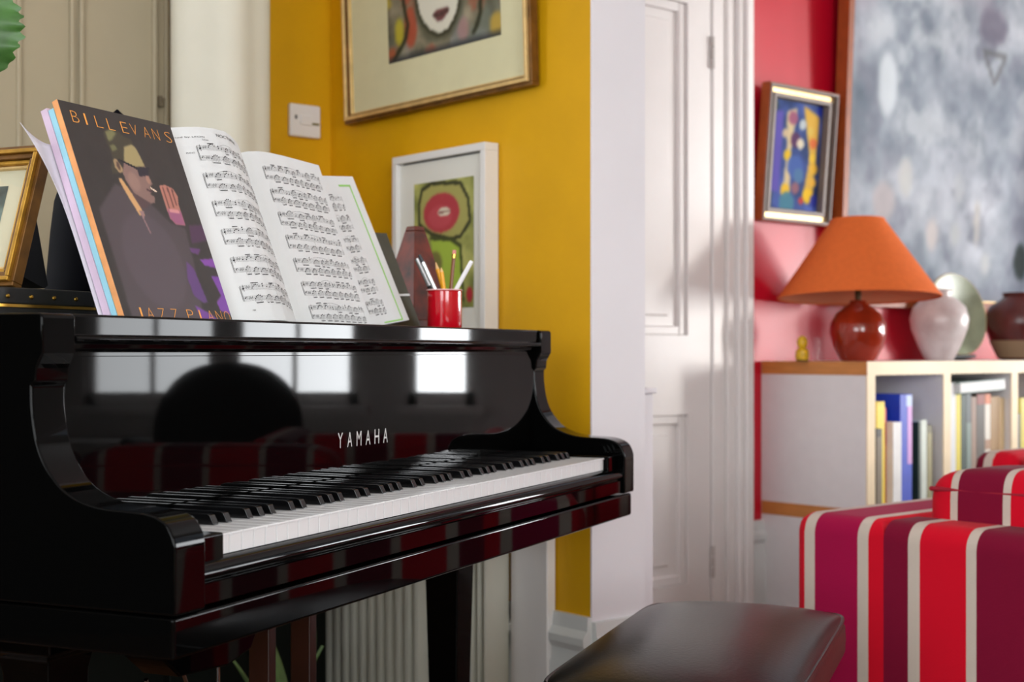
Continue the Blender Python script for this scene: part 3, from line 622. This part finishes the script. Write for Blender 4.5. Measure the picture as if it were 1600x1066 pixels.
pp.poly(pm([(2.7353, 1.7549), (2.7194, 1.7635), (2.688, 1.7635), (2.6694, 1.7591), (2.6756, 1.7479), (2.6943, 1.736), (2.7163, 1.7341)]), (110, 66, 66), 1); pp.line(pm([(2.732, 1.752), (2.71, 1.748), (2.675, 1.756)]), .008, (70, 50, 44), 1, 1, 1.3)
for q in ((2.755, 1.875), (2.675, 1.875)): pp.ell(*pm([q])[0], .05, .022, (80, 84, 80), 1); pp.ell(*pm([q])[0], .02, .016, (30, 30, 34), 1)
pp.line(pm([(2.72, 1.87), (2.725, 1.80), (2.705, 1.795)]), .008, (120, 110, 96), 1, 1, 1.3)
for q in (hl_, hr_): pp.line(q, .014, (44, 44, 26), 2, 1, 1.3)
pp.mix(np.clip((.035 - pp.V) / .03, 0, 1), (54, 56, 58), .9)
pp.build('drawing', mat_attr('print_matt', .75, .3), bf, lambda u, v: (X0 + u * (X1 - X0), -.0092, Z0 + v * (Z1 - Z0)))
WF = mat('white_frame', (226, 224, 222), .45)
wf = framed('lips_picture', 'white box-framed painting of red lips in an olive outline, behind the metronome', (XP - .002, 2.879, .965), R(-90), 0, .363, .456, [(0, .018, .041, WF)], 0)
bx('mount', mat('white_mount', (222, 220, 212), .8), wf, .019, .344, -.028, -.006, .019, .437); bx('painted_shadow_line', BLACKM, wf, .03, .333, -.0286, -.028, .4345, .4385)  # black strip paints the shadow line under the top member
kp = Paint(80, 106, (128, 124, 76)); nk = vnoise(107, 81, 6, 21, 4); kp.a = np.array([150, 152, 84]) + (nk[..., None] - .5) * np.array([90, 80, 60])
km = lambda L: [((2.8031 - y) / .232, (z - 1.043) / .306) for y, z in L]
ko = km([(2.7718, 1.3325), (2.7332, 1.3454), (2.6214, 1.3376), (2.5925, 1.2991), (2.5853, 1.2448), (2.6214, 1.2112), (2.6581, 1.2066), (2.7332, 1.2227), (2.7835, 1.2492), (2.7835, 1.2961), (2.7718, 1.3325)])
kp.poly(ko, (166, 160, 92), 3); kl = km([(2.735, 1.213), (2.6581, 1.2066), (2.6214, 1.1886), (2.61, 1.06), (2.72, 1.06)]); kp.poly(kl, (164, 188, 70), 2)
kp.ell(*km([(2.695, 1.272)])[0], .30, .155, (176, 62, 70), 2); kp.ell(*km([(2.70, 1.262)])[0], .2, .09, (196, 84, 92), 4, .6); kp.ell(*km([(2.684, 1.2735)])[0], .105, .035, (222, 214, 190), 1); kp.line(km([(2.705, 1.273), (2.66, 1.274)]), .01, (120, 60, 60), 1, .8, 1.3)
kp.line(ko, .02, (58, 60, 36), 1, 1, 1.3); kp.line(kl[:4], .02, (70, 76, 40), 1, 1, 1.3); kp.ell(.36, .35, .12, .10, (110, 100, 60), 4, .8); kp.ell(.93, .1, .05, .06, (170, 40, 50), 2)
kp.build('painting', mat_attr('print_matt'), wf, lambda u, v: (.0759 + u * .232, -.0289, .078 + v * .306))
# switch on the window wall
sw = thing('wall_switch', 'small white square wall switch on yellow wall by the curtain', 'switch', (1.9747, YB, 1.505))
bx('plate', WHITE, sw, 0, .095, -.016, 0, 0, .087, bevel=.006); bx('rocker', WHITE, sw, .03, .065, -.020, -.016, .032, .058, bevel=.002); bx('slot', mat('switch_slot', (120, 112, 70), .6), sw, .03, .088, -.0172, -.016, .034, .040); bx('indicator', BLACKM, sw, .014, .02, -.0172, -.016, .046, .056)
# curtain
cu = thing('curtain', 'pale grey-cream curtain gathered beside the yellow corner', 'curtain', (1.685, 3.06, 0))
def curt(u, v):
    a = R(200) * u - R(190); r = .114 + .008 * math.sin(u * 17 + v) ; return (r * math.cos(a) * 1.0, r * math.sin(a), .62 + v * 2.3)
CUR = mat('curtain_cloth', (226, 222, 206), .85, sheen=.2, var=.03, scale=6)
o = MB().grid(60, 12, curt).build('curtain_panel', CUR, cu, recalc=False); o.modifiers.new('t', 'SOLIDIFY').thickness = .004
o = MB().grid(16, 12, lambda u, v: (.112 + .04 * u, .055 - .01 * math.sin(u * 9), .62 + v * 2.3)).build('curtain_edge', CUR, cu, recalc=False); o.modifiers.new('t', 'SOLIDIFY').thickness = .004
MB().tube([(-.5, .06, 2.94), (.25, .06, 2.94)], .014).build('curtain_rail', BRASS, cu)
# ------------------------------------------------------------------ under and behind the piano
def radiator(name, label, x, y0, y1, n, z0, z1):
    o = thing(name, label, 'radiator', (x, y0, 0)); m = mat('radiator_white', (206, 204, 190), .4)
    pt = (y1 - y0) / n; col = None
    for i in range(n):
        if col is None: col = MB().pillow(0, 0, (z0 + z1) / 2, .036, pt * (.44 if n > 5 else .34), (z1 - z0) / 2, .2, .8, 14, 10).build('column', m, o)
        else: col = dup(col, o)
        col.location.y = pt * (i + .5)
    for z in (z0 + .05, z1 - .05): MB().tube([(0, 0, z), (0, y1 - y0, z)], .016).build('header_pipe', m, o)
    for y in (pt * .5, y1 - y0 - pt * .5): bx('foot', m, o, -.03, .03, y - .012, y + .012, 0, z0 + .03)
radiator('radiator', 'white column radiator seen below the keyboard, left of the piano leg', 2.025, 2.66, 3.19, 14, .06, .74)
radiator('radiator', 'narrow three-column white radiator beside the white board', 2.052, 2.445, 2.515, 3, .06, .74)
wbx = thing('white_board', 'plain white flat board against the yellow wall under the keyboard', 'board', (2.081, 2.3187, 0))
bx('board', WHITE, wbx, 0, .026, 0, .123, 0, .70, bevel=.003); bx('top_cap', WHITE, wbx, -.003, .026, -.003, .126, .70, .712, bevel=.003)
lcb = thing('added_cupboard', 'near-black low cupboard added to stand in for the shade behind the piano', 'cupboard', (.2, 2.92, 0))  # invented cupboard, added as a dark background below the piano
DG = mat('shade_dark_green', (3, 9, 4), .6, 0, .2)  # near-black green, deep shade put into the colour
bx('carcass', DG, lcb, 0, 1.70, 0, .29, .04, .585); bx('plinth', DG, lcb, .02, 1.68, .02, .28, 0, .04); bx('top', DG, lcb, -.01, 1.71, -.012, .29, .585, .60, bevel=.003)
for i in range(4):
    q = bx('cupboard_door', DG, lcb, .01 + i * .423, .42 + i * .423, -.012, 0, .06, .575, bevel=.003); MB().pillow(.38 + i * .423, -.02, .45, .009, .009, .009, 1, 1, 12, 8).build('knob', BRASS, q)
fp = thing('floor_plant', 'potted plant with pointed upright leaves under the piano', 'plant', (1.62, 2.66, 0))
MB().lathe([(.001, 0), (.07, 0), (.085, .12), (.078, .12), (.07, .10), (.001, .1)], 24, cap=False).build('pot', mat('dark_pot', (40, 42, 36), .5), fp)
LG = mat('dusky_leaf', (104, 130, 78), .45, var=.25, scale=20)
for i, (a, ln, wd, tl) in enumerate(((.2, .26, .022, .25), (1.4, .20, .02, .35), (2.6, .28, .022, .3), (3.9, .23, .02, .28), (5.2, .25, .022, .22))):
    o = MB().grid(4, 14, lambda u, v: ((2 * u - 1) * wd * (math.sin(math.pi * (v * .92 + .08)) ** .8), .03 * v * v + .006 * abs(2 * u - 1), v * ln)).build('leaf', LG, fp, recalc=False, loc=(.03 * math.cos(a), .03 * math.sin(a), .1), rot=(-tl, 0, a))
# ------------------------------------------------------------------ piano bench
bn = pthing('piano_bench', 'black leather piano bench with padded top before the keyboard', 'bench', .915, -.302, .024, rz=R(4.7))
LEA = mat('bench_leather', (8, 8, 9), .28, 0, .36, bump=.16, scale=160, var=.1)
sgp = lambda t, p: math.copysign(abs(t) ** p, t)
def padf(u, v):
    a_, b_ = sgp(2 * u - 1, .75), sgp(2 * v - 1, .75)
    return (.335 * a_ * (1 - .035 * abs(b_) ** 9), .172 * b_ * (1 - .05 * abs(a_) ** 9), .466 + .034 * ((1 - abs(a_) ** 3.2) * (1 - abs(b_) ** 2.6)) ** .62)
pdt = MB().grid(48, 36, padf).build('padded_top', LEA, bn, smooth=80)
pip = []
for i in range(49):
    t = 2 * math.pi * i / 48; q = lambda s, e: math.copysign(abs(s) ** e, s); pip.append((.333 * q(math.cos(t), .16), .170 * q(math.sin(t), .16), .466))
MB().tube(pip, .0035).build('piping', LEA, bn)
MB().pillow(0, 0, .434, .337, .174, .032, .3, .14, 64, 16).build('lower_pad', LEA, bn)
bx('apron', BLACK, bn, -.305, .305, -.145, .145, .33, .402, bevel=.004)
for sx in (-1, 1):
    for sy in (-1, 1): bx('leg', BLACK, bn, sx * .278 - .024, sx * .278 + .024, sy * .12 - .024, sy * .12 + .024, -.024, .35, bevel=.004)
# ------------------------------------------------------------------ red room: pictures
LWD = mat('teak_frame', (150, 74, 30), .45, var=.15, scale=20)
SILF = mat('silver_frame', (126, 114, 108), .5, .1, var=.1)
sp_ = framed('small_painting', 'small silver and gold framed colourful figure painting on red wall', (3.633, YF - .004, 1.372), 0, R(4.8), .366, .45,
             [(0, .004, .037, LWD), (.004, .012, .040, SILF), (.012, .030, .024, GOLDD), (.030, .044, .032, SILF)], 0)
for o in sp_.children:
    if o.name.startswith(('top_member', 'bottom_member')):
        for q in o.children:
            if q.data.materials[0] == GOLDD: q.data.materials[0] = PALEGOLD  # lit look painted in: top and bottom coves get the paler gold
a = Paint(60, 84, (70, 76, 130)); na = vnoise(85, 61, 5, 31, 3); nb = vnoise(85, 61, 7, 32, 3); nc = vnoise(85, 61, 6, 33, 3)
a.a = np.array([62, 84, 150]) + (na[..., None] - .5) * np.array([60, 60, 110])
a.poly([(.0, 1), (.12, 1), (.1, .0), (0, 0)], (66, 84, 70), 3); a.poly([(.10, .9), (.25, .9), (.25, .15), (.08, .15)], (96, 84, 176), 4)
a.poly([(.30, .9), (.5, .95), (.42, .5), (.45, .15), (.3, .12), (.35, .5)], (216, 196, 150), 3); a.poly([(.62, .98), (.95, .9), (.9, .1), (.7, .1), (.8, .5)], (222, 176, 70), 3)
for cx, cy, r, cl in ((.43, .85, .09, (160, 90, 120)), (.62, .8, .07, (200, 210, 210)), (.5, .65, .10, (90, 50, 90)), (.6, .62, .07, (230, 220, 190)), (.85, .64, .07, (220, 110, 60)), (.36, .5, .07, (230, 190, 30)), (.85, .5, .06, (240, 200, 60)), (.52, .4, .15, (70, 100, 170)), (.60, .32, .10, (80, 120, 160)), (.9, .4, .07, (240, 190, 60)), (.36, .17, .09, (236, 190, 40)), (.55, .2, .08, (150, 100, 110)), (.80, .14, .10, (240, 196, 30)), (.68, .09, .05, (200, 60, 50)), (.9, .27, .06, (244, 190, 70)), (.4, .05, .15, (70, 130, 150)), (.95, .95, .07, (40, 60, 170)), (.93, .1, .08, (50, 60, 170)), (.78, .75, .06, (220, 190, 90)), (.3, .7, .06, (214, 190, 150))):
    a.ell(cx, cy, r, r * .72, cl, 2, .95)
a.build('painting', mat_attr('print_matt'), sp_, lambda u, v: (.047 + u * .272, -.0075, .047 + v * .356))
LWD = mat('teak_frame', (150, 74, 30), .45, var=.15, scale=20)
lp = framed('abstract_painting', 'very large grey-blue abstract painting in brown wood frame on red wall', (4.035, YF - .004, 1.10), 0, R(2.3), 1.75, 1.5, [(0, .030, .048, LWD), (.030, .036, .030, PALEGOLD)], 0)
NX, NY = 150, 130
a = Paint(NX, NY, (160, 168, 178)); n1 = vnoise(NY + 1, NX + 1, 4, 41, 5); n2 = vnoise(NY + 1, NX + 1, 9, 42, 4); n3_ = vnoise(NY + 1, NX + 1, 16, 43, 3); n4 = vnoise(NY + 1, NX + 1, 3, 44, 3)
a.a = np.array([160, 168, 178]) + (n1[..., None] - .5) * np.array([92, 84, 78]) + (n3_[..., None] - .5) * np.array([56, 54, 52])
a.mix(np.clip((n2 - .6) * 5, 0, 1), (206, 212, 216), .6); a.mix(np.clip((.38 - n2) * 5, 0, 1), (118, 122, 136), .6); a.mix(np.clip((n4 - .62) * 5, 0, 1), (170, 150, 164), .5)
lm = lambda X, Z: ((X - 4.071) / 1.678, (Z - 1.136) / 1.428)
for X, Z, rx, ry, cl, kk in ((4.63, 1.377, .022, .040, (208, 200, 196), .9), (4.7826, 1.385, .018, .03, (196, 200, 198), .8), (4.449, 1.575, .026, .05, (196, 196, 190), .7), (4.32, 1.478, .04, .05, (186, 172, 170), .6), (5.0, 1.28, .02, .03, (206, 208, 206), .8), (4.32, 1.897, .035, .08, (214, 222, 226), .8), (4.93, 1.44, .012, .06, (206, 200, 188), .7), (4.80, 1.56, .02, .04, (200, 204, 206), .7), (4.55, 1.30, .02, .06, (120, 130, 140), .6)):
    a.ell(*lm(X, Z), rx, ry, cl, 3, kk)
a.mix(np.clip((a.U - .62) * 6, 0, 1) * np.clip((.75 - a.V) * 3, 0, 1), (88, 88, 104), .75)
a.line([lm(4.94, 2.10), lm(5.02, 1.98), lm(5.10, 2.10), lm(4.94, 2.10)], .006, (110, 112, 112), 1, .8); a.ell(*lm(5.0, 2.2), .06, .05, (110, 104, 120), 5, .7); a.ell(*lm(5.26, 1.30), .03, .05, (24, 36, 34), 2, .9)
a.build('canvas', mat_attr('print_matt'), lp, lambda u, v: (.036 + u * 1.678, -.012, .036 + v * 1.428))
# ------------------------------------------------------------------ bookcase
bc = thing('bookcase', 'white cube bookcase with pale wood edges against the red wall', 'bookcase', (3.6764, 2.62, 0))
T, PX, NC, DP = .0425, .4175, 4, .414; WB = NC * PX + T; ZL = (0, .4065, .8665)
for zi, z in enumerate(ZL):
    o = bx('shelf_board', LAMI, bc, 0.001, WB - .001, .004, DP, z + .0005, z + T - .0005); bx('front_edge', BIRCH, o, .0, WB, 0, .004, z, z + T); bx('end_edge', WOODO, o, -.002, .001, .0, DP, z, z + T)
for i in range(NC + 1):
    for za, zb in ((T, ZL[1]), (ZL[1] + T, ZL[2])):
        o = bx('upright', LAMI, bc, i * PX + (0 if i else 0), i * PX + T, .004, DP, za, zb); bx('front_edge', BIRCH, o, i * PX + .0005, i * PX + T - .0005, 0, .004, za, zb)
bx('back_panel', LAMI, bc, .001, WB - .001, DP, DP + .004, .001, ZL[2] + T - .001)
ZS = ZL[1] + T
def book(x0, x1, zt, y0, dep, col, label, bands=(), tilt=0, z0=ZS + .0005, name='book', txt=None):
    o = thing(name, label, 'book', (x0, y0, z0), (0, tilt, 0), 'books in the white bookcase'); wd = x1 - x0 - .001; hh = zt - z0
    m = mat('cover_%d_%d_%d' % col, col, .5, var=.06)
    bx('cover', m, o, 0, .002, .002, dep, 0, hh); bx('cover', m, o, wd - .002, wd, .002, dep, 0, hh); bx('spine', m, o, 0, wd, 0, .002, 0, hh, bevel=.0008)
    bx('pages', PAPER, o, .002, wd - .002, .003, dep - .004, .003, hh - .003)
    for za, zb, bc_ in bands: bx('spine_label', mat('label_%d_%d_%d' % bc_, bc_, .5), o, .001, wd - .001, -.0006, 0, za * hh, zb * hh)
    return o
book(3.7215, 3.752, .70, 2.618, .16, (64, 56, 48), 'dark worn book at far left of the first open bookcase cell', [(.0, .9, (120, 104, 80))])
book(3.7525, 3.797, .783, 2.64, .20, (240, 206, 20), 'thick bright yellow book in the first bookcase cell', [(.0, .96, (244, 214, 40))])
book(3.7975, 3.827, .762, 2.655, .20, (206, 40, 40), 'red book right beside the yellow one', [(.0, .62, (222, 130, 60))])
book(3.8275, 3.873, .7165, 2.63, .17, (228, 226, 224), 'shorter white book between the red and the blue books')
book(3.8800, 3.946, .803, 2.64, .26, (24, 60, 190), 'tall thick blue book with lilac strip on its spine')
bb = [o for o in C.objects if o.get('label', '').startswith('tall thick blue')][0]
bx('spine_label', mat('lilac_label', (206, 150, 214), .5), bb, .040, .064, -.0006, 0, .13, .315); bx('spine_label', mat('pale_label', (190, 206, 240), .5), bb, .034, .064, -.0006, 0, .315, .35)
book(3.975, 3.988, .712, 2.635, .15, (38, 56, 44), 'thin dark green book right of the blue one')
book(3.9885, 4.022, .718, 2.635, .15, (206, 214, 202), 'pale green white book, second from the first divider')
book(4.0225, 4.052, .70, 2.635, .15, (112, 104, 66), 'olive patterned book nearest the first divider', [(.05, .9, (150, 140, 92))])
cell2 = [(4.1395, 4.165, .826, (150, 144, 142), 'grey spined tall book at left of the second cell'), (4.1655, 4.207, .836, (226, 226, 226), 'tall white book, tallest at left of the second cell'), (4.2075, 4.237, .797, (226, 206, 60), 'yellow book in the second cell'),
         (4.2375, 4.268, .795, (30, 56, 40), 'dark green book right of the yellow one in the second cell'), (4.2685, 4.300, .797, (84, 92, 92), 'slate grey book in the second cell with pale lettered spine'), (4.3005, 4.332, .787, (150, 120, 100), 'beige brown book in the middle of the second cell'),
         (4.3325, 4.383, .795, (74, 62, 50), 'dark brown thick book under the lying book'), (4.3835, 4.42, .795, (222, 214, 200), 'cream book with orange top band'), (4.4205, 4.480, .785, (160, 120, 62), 'tan brown thick book near the second divider'), (4.4805, 4.5085, .779, (238, 212, 164), 'cream yellow book nearest the second divider')]
for x0, x1, zt, col, lab in cell2:
    bands = {4.2685: [(.05, .72, (120, 136, 126))], 4.3835: [(.9, 1, (210, 110, 50)), (.45, .55, (170, 130, 100))], 4.3325: [(.9, 1, (140, 50, 30))]}.get(x0, ())
    book(x0, x1, zt, 2.645, .19, col, lab, bands)
lb = thing('book', 'large white book lying flat on top of the row of books', 'book', (4.205, 2.63, .7985), (0, R(-2.0), 0), 'books in the white bookcase')
GC = mat('grey_green_cover', (150, 166, 160), .4)
bx('cover', GC, lb, 0, .285, 0, .2, 0, .004, bevel=.001); bx('cover', GC, lb, 0, .285, 0, .2, .034, .038, bevel=.001); bx('spine', mat('cover_228_226_224', (228, 226, 224)), lb, .004, .283, -.001, .002, .004, .034, bevel=.003); bx('pages', PAPER, lb, .004, .28, .003, .196, .004, .034)
for x0, x1, zt, col, lab in ((4.5605, 4.60, .70, (34, 36, 44), 'near-black book at left of the third cell'), (4.6005, 4.64, .72, (60, 60, 70), 'charcoal book second in the third cell'), (4.6405, 4.70, .775, (206, 190, 70), 'mustard yellow book in the third cell at picture edge'), (4.7005, 4.75, .75, (120, 90, 60), 'brown book beside the mustard one at picture edge')):
    book(x0, x1, zt, 2.66, .17, col, lab)
# ------------------------------------------------------------------ things on the bookcase
ZT = ZL[2] + T
lmp = thing('table_lamp', 'table lamp with orange cone shade and red-brown glazed round base', 'lamp', (3.83, 2.765, ZT))
LZ = mat('lamp_glaze', (150, 44, 20), .12, coat=.5, var=.3, scale=9)
MB().lathe([(.001, .0), (.052, .0), (.058, .006), (.078, .045), (.090, .09), (.088, .122), (.070, .155), (.042, .176), (.028, .186), (.024, .196), (.001, .196)], 48, cap=False).build('base', LZ, lmp)
MB().lathe([(.010, .196), (.010, .235), (.016, .238), (.016, .262), (.010, .264)], 16).build('neck', mat('dark_brass', (70, 50, 28), .35, .8), lmp)
MB().lathe([(.001, .262), (.022, .278), (.028, .305), (.02, .33), (.001, .338)], 16, cap=False).build('bulb', mat('bulb_white', (240, 236, 228), .3), lmp)
SHD = mat('orange_shade', (216, 106, 48), .8, 0, .2, var=.05, scale=60); SHI = mat('shade_lining', (222, 150, 110), .85)
st_ = Matrix.Translation((0, 0, .33)) @ Matrix.Rotation(R(-3.3), 4, Vector((.76, -.649, 0))) @ Matrix.Translation((0, 0, -.33))
for nm, mb, m_ in (('shade', MB().lathe([(.258, .206), (.085, .456)], 64, cap=False), SHD), ('shade_lining', MB().lathe([(.2565, .206), (.0835, .456)], 64, cap=False), SHI),
                   ('lower_ring', MB().lathe([(.259, .203), (.259, .209), (.255, .209), (.255, .203), (.259, .203)], 64, cap=False), SHD), ('upper_ring', MB().lathe([(.0865, .452), (.0865, .458), (.083, .458), (.083, .452), (.0865, .452)], 48, cap=False), SHD)):
    o = mb.build(nm, m_, lmp, recalc=False); o.matrix_local = st_
for q in range(3): MB().tube([(.014 * math.cos(q * 2.1), .014 * math.sin(q * 2.1), .262), (.12 * math.cos(q * 2.1), .12 * math.sin(q * 2.1), .40)], .002, 6).build('shade_arm', BRASS, lmp)
vz = thing('white_vase', 'mottled white round vase right of the lamp', 'vase', (4.325, 2.785, ZT))
MB().lathe([(.001, 0), (.046, 0), (.050, .006), (.072, .05), (.095, .11), (.100, .145), (.088, .185), (.060, .212), (.040, .222), (.040, .240), (.046, .246), (.040, .247), (.034, .238), (.034, .222), (.001, .2)], 48, cap=False).build('vase_body', mat('white_glaze', (226, 218, 216), .3, scale=11, col2=(186, 168, 166)), vz)
pt = thing('display_plate', 'green grey glazed plate on a stand behind the white vase', 'plate', (4.63, 2.90, ZT + .012))
pt.rotation_euler = (R(-10), 0, R(-8))
prf = [(.001, 0), (.08, 0), (.10, .004), (.145, .018), (.152, .020), (.150, .025), (.143, .023), (.10, .010), (.001, .006)]
MB().lathe(prf, 48, cap=False).build('plate_body', mat('celadon', (150, 158, 132), .3, var=.2, scale=14), pt, loc=(0, 0, .155), rot=(R(90), 0, 0))
MB().lathe([(.152, .0185), (.154, .021), (.151, .026), (.148, .023)], 48, cap=False).build('gilt_rim', PALEGOLD, pt, loc=(0, 0, .155), rot=(R(90), 0, 0))
bx('stand', BLACKM, pt, -.06, .06, -.03, .05, -.008, .003, bevel=.002); bx('stand_back', BLACKM, pt, -.008, .008, .012, .03, 0, .16)
jr = thing('brown_jar', 'dark brown stoneware jar at the right picture edge', 'jar', (4.885, 2.80, ZT))
MB().lathe([(.001, 0), (.075, 0), (.082, .008), (.108, .065), (.128, .12), (.130, .16), (.112, .20), (.07, .226), (.062, .236), (.066, .25), (.058, .25), (.052, .232), (.001, .21)], 48, cap=False).build('jar_body', mat('brown_glaze', (86, 34, 30), .25, var=.25, scale=10), jr)
MB().lathe([(.0835, .008), (.1095, .065), (.1105, .072)], 48, cap=False).build('bare_clay_band', mat('bare_clay', (138, 112, 84), .7), jr)
yo = thing('yellow_ornament', 'tiny yellow ornament standing left of the lamp base', 'ornament', (3.665, 2.86, ZT))
MB().lathe([(.001, 0), (.018, 0), (.022, .012), (.020, .034), (.012, .042), (.016, .052), (.017, .066), (.010, .078), (.001, .082)], 20, cap=False).build('figure', mat('ochre_glaze', (214, 170, 24), .4, var=.3, scale=60), yo); MB().lathe([(.020, 0), (.020, .004)], 16).build('foot_ring', mat('dark_brass', (70, 50, 28)), yo)
gk = thing('glass_block', 'small clear glass block beside the tiny yellow ornament', 'ornament', (3.725, 2.84, ZT))
bx('glass_body', GLASS, gk, 0, .028, 0, .028, 0, .078, bevel=.003)
# ------------------------------------------------------------------ sofa and armchair
DM, RD, MG, WS = (120, 0, 42), (206, 0, 34), (160, 0, 64), (200, 186, 174)
def L(stops, o, per): return [((p - o) / per, c) for p, c in stops]
SB = mat_stripes('sofa_back_stripes', 1, L([(1.4208, DM), (1.4653, WS), (1.4869, RD), (1.5887, WS), (1.6148, DM)], 1.4208, .2516), .2516, 1.4208)
SA = mat_stripes('sofa_arm_stripes', 1, L([(1.66, RD), (1.7073, WS), (1.7335, MG), (1.8404, WS), (1.8669, RD)], 1.66, .30), .30, 1.66)
SCU = mat_stripes('cushion_stripes', 1, L([(1.405, DM), (1.462, WS), (1.479, DM), (1.5780, WS), (1.5955, RD)], 1.347, .2516) if False else L([(1.3470, RD), (1.462, WS), (1.4795, DM), (1.5780, WS), (1.5955, RD)], 1.347, .2516), .2516, 1.347)
sf = thing('striped_sofa', 'low red and magenta striped sofa with white stripes seen from behind', 'sofa', (0, 0, 0))
def rbody(name, m, parent, b, edges, r_):
    """upholstered box; only the edges named (pairs of axis sides such as '-x+z') are rounded"""
    me = bpy.data.meshes.new(name); bm = bmesh.new(); mb = MB().box(*b); vs = [bm.verts.new(v) for v in mb.v]
    for f in mb.f: bm.faces.new([vs[i] for i in f])
    lo = (b[0], b[2], b[4]); hi = (b[1], b[3], b[5])
    def on(e, key):
        for q in (key[:2], key[2:]):
            ax = 'xyz'.index(q[1]); t = lo[ax] if q[0] == '-' else hi[ax]
            if any(abs(v.co[ax] - t) > 1e-5 for v in e.verts): return False
        return True
    bmesh.ops.bevel(bm, geom=[e for e in bm.edges if any(on(e, k_) for k_ in edges)], offset=r_, segments=6, profile=.5, affect='EDGES')
    bmesh.ops.recalc_face_normals(bm, faces=bm.faces); bm.to_mesh(me); bm.free(); me.materials.append(m)
    me.polygons.foreach_set('use_smooth', [True] * len(me.polygons)); me.set_sharp_from_angle(angle=R(40))
    o = bpy.data.objects.new(name, me); C.objects.link(o); o.parent = parent; return o
rbody('back', SB, sf, (2.40, 2.56, -.30, 1.6718, .12, .603), ('-x+z', '+x+z'), .04)
rbody('arm', SA, sf, (2.40, 3.22, 1.6722, 1.902, .12, .603), ('-x+z', '+y+z', '-x+y', '+x+z', '-y+z'), .04)
rbody('arm', SB, sf, (2.40, 3.22, -.52, -.3002, .12, .603), ('-x+z', '-y+z', '-x-y', '+x+z', '+y+z'), .04)
MB().box(2.56, 3.20, -.30, 1.6715, .12, .30).build('seat_base', SB, sf, bevel=.01)
for y0, y1 in ((1.02, 1.665), (.36, 1.01), (-.295, .35)):
    MB().pillow(2.88, (y0 + y1) / 2, .37, .315, (y1 - y0) / 2, .072, .3, .2, 40, 16).build('seat_cushion', SCU, sf)
    o = MB().pillow(2.62, (y0 + y1) / 2 - .006, .575, .105, (y1 - y0) / 2 - .004, .135, .35, .22, 48, 24).build('back_cushion', SCU, sf)
    MB().tube([(2.523, y0 + .01, .662), (2.520, (y0 + y1) / 2, .664), (2.523, y1 - .02, .662)], .005).build('piping', mat('piping_red', (150, 8, 36), .8), o)
for x in (2.46, 3.14):
    for y in (-.45, 1.82): MB().lathe([(.018, 0), (.026, .12)], 12, x, y).build('leg', mat('sofa_leg', (70, 40, 24), .4), sf)
ac = thing('striped_armchair', 'second red striped armchair beyond the sofa, only its top showing', 'armchair', (0, 0, 0))
MB().box(3.50, 3.66, 1.42, 2.02, .12, .68).build('back', SB, ac, bevel=.045); MB().box(3.50, 4.22, 2.021, 2.16, .12, .668).build('arm', SB, ac, bevel=.045); MB().box(3.50, 4.22, 1.28, 1.419, .12, .668).build('arm', SB, ac, bevel=.045)
MB().box(3.66, 4.2, 1.42, 2.02, .12, .36).build('seat_base', SB, ac, bevel=.01); MB().pillow(3.93, 1.72, .40, .27, .295, .06, .3, .2, 40, 16).build('seat_cushion', SCU, ac)
for x in (3.56, 4.16):
    for y in (1.35, 2.09): MB().lathe([(.018, 0), (.026, .12)], 12, x, y).build('leg', mat('sofa_leg', (70, 40, 24)), ac)

wc = thing('wing_chair', 'dark high-backed chair mirrored in the polished fallboard', 'chair', (4.75, .98, 0), (0, 0, R(70)))
DC = mat('dark_velvet', (16, 16, 18), .8)
MB().pillow(0, .22, .60, .29, .10, .30, .85, .8, 32, 20).build('backrest', DC, wc); MB().pillow(0, -.05, .38, .30, .30, .10, .35, .25, 32, 14).build('seat', DC, wc)
for sx in (-1, 1):
    MB().pillow(sx * .31, -.02, .46, .06, .28, .14, .4, .3, 24, 12).build('arm', DC, wc)
    for y in (-.24, .22): MB().lathe([(.016, 0), (.024, .30)], 10, sx * .25, y).build('leg', mat('sofa_leg', (70, 40, 24)), wc)
struct(bx('trim_4', WHITE, None, XW - .35, XW, -.3, 2.6, .44, .50)); struct(bx('trim_5', mat('added_seat_front', (170, 168, 166), .6), None, XW - .32, XW, -.3, 2.6, 0, .44))  # unseen low window seat, added for pale streaks in the fallboard reflection
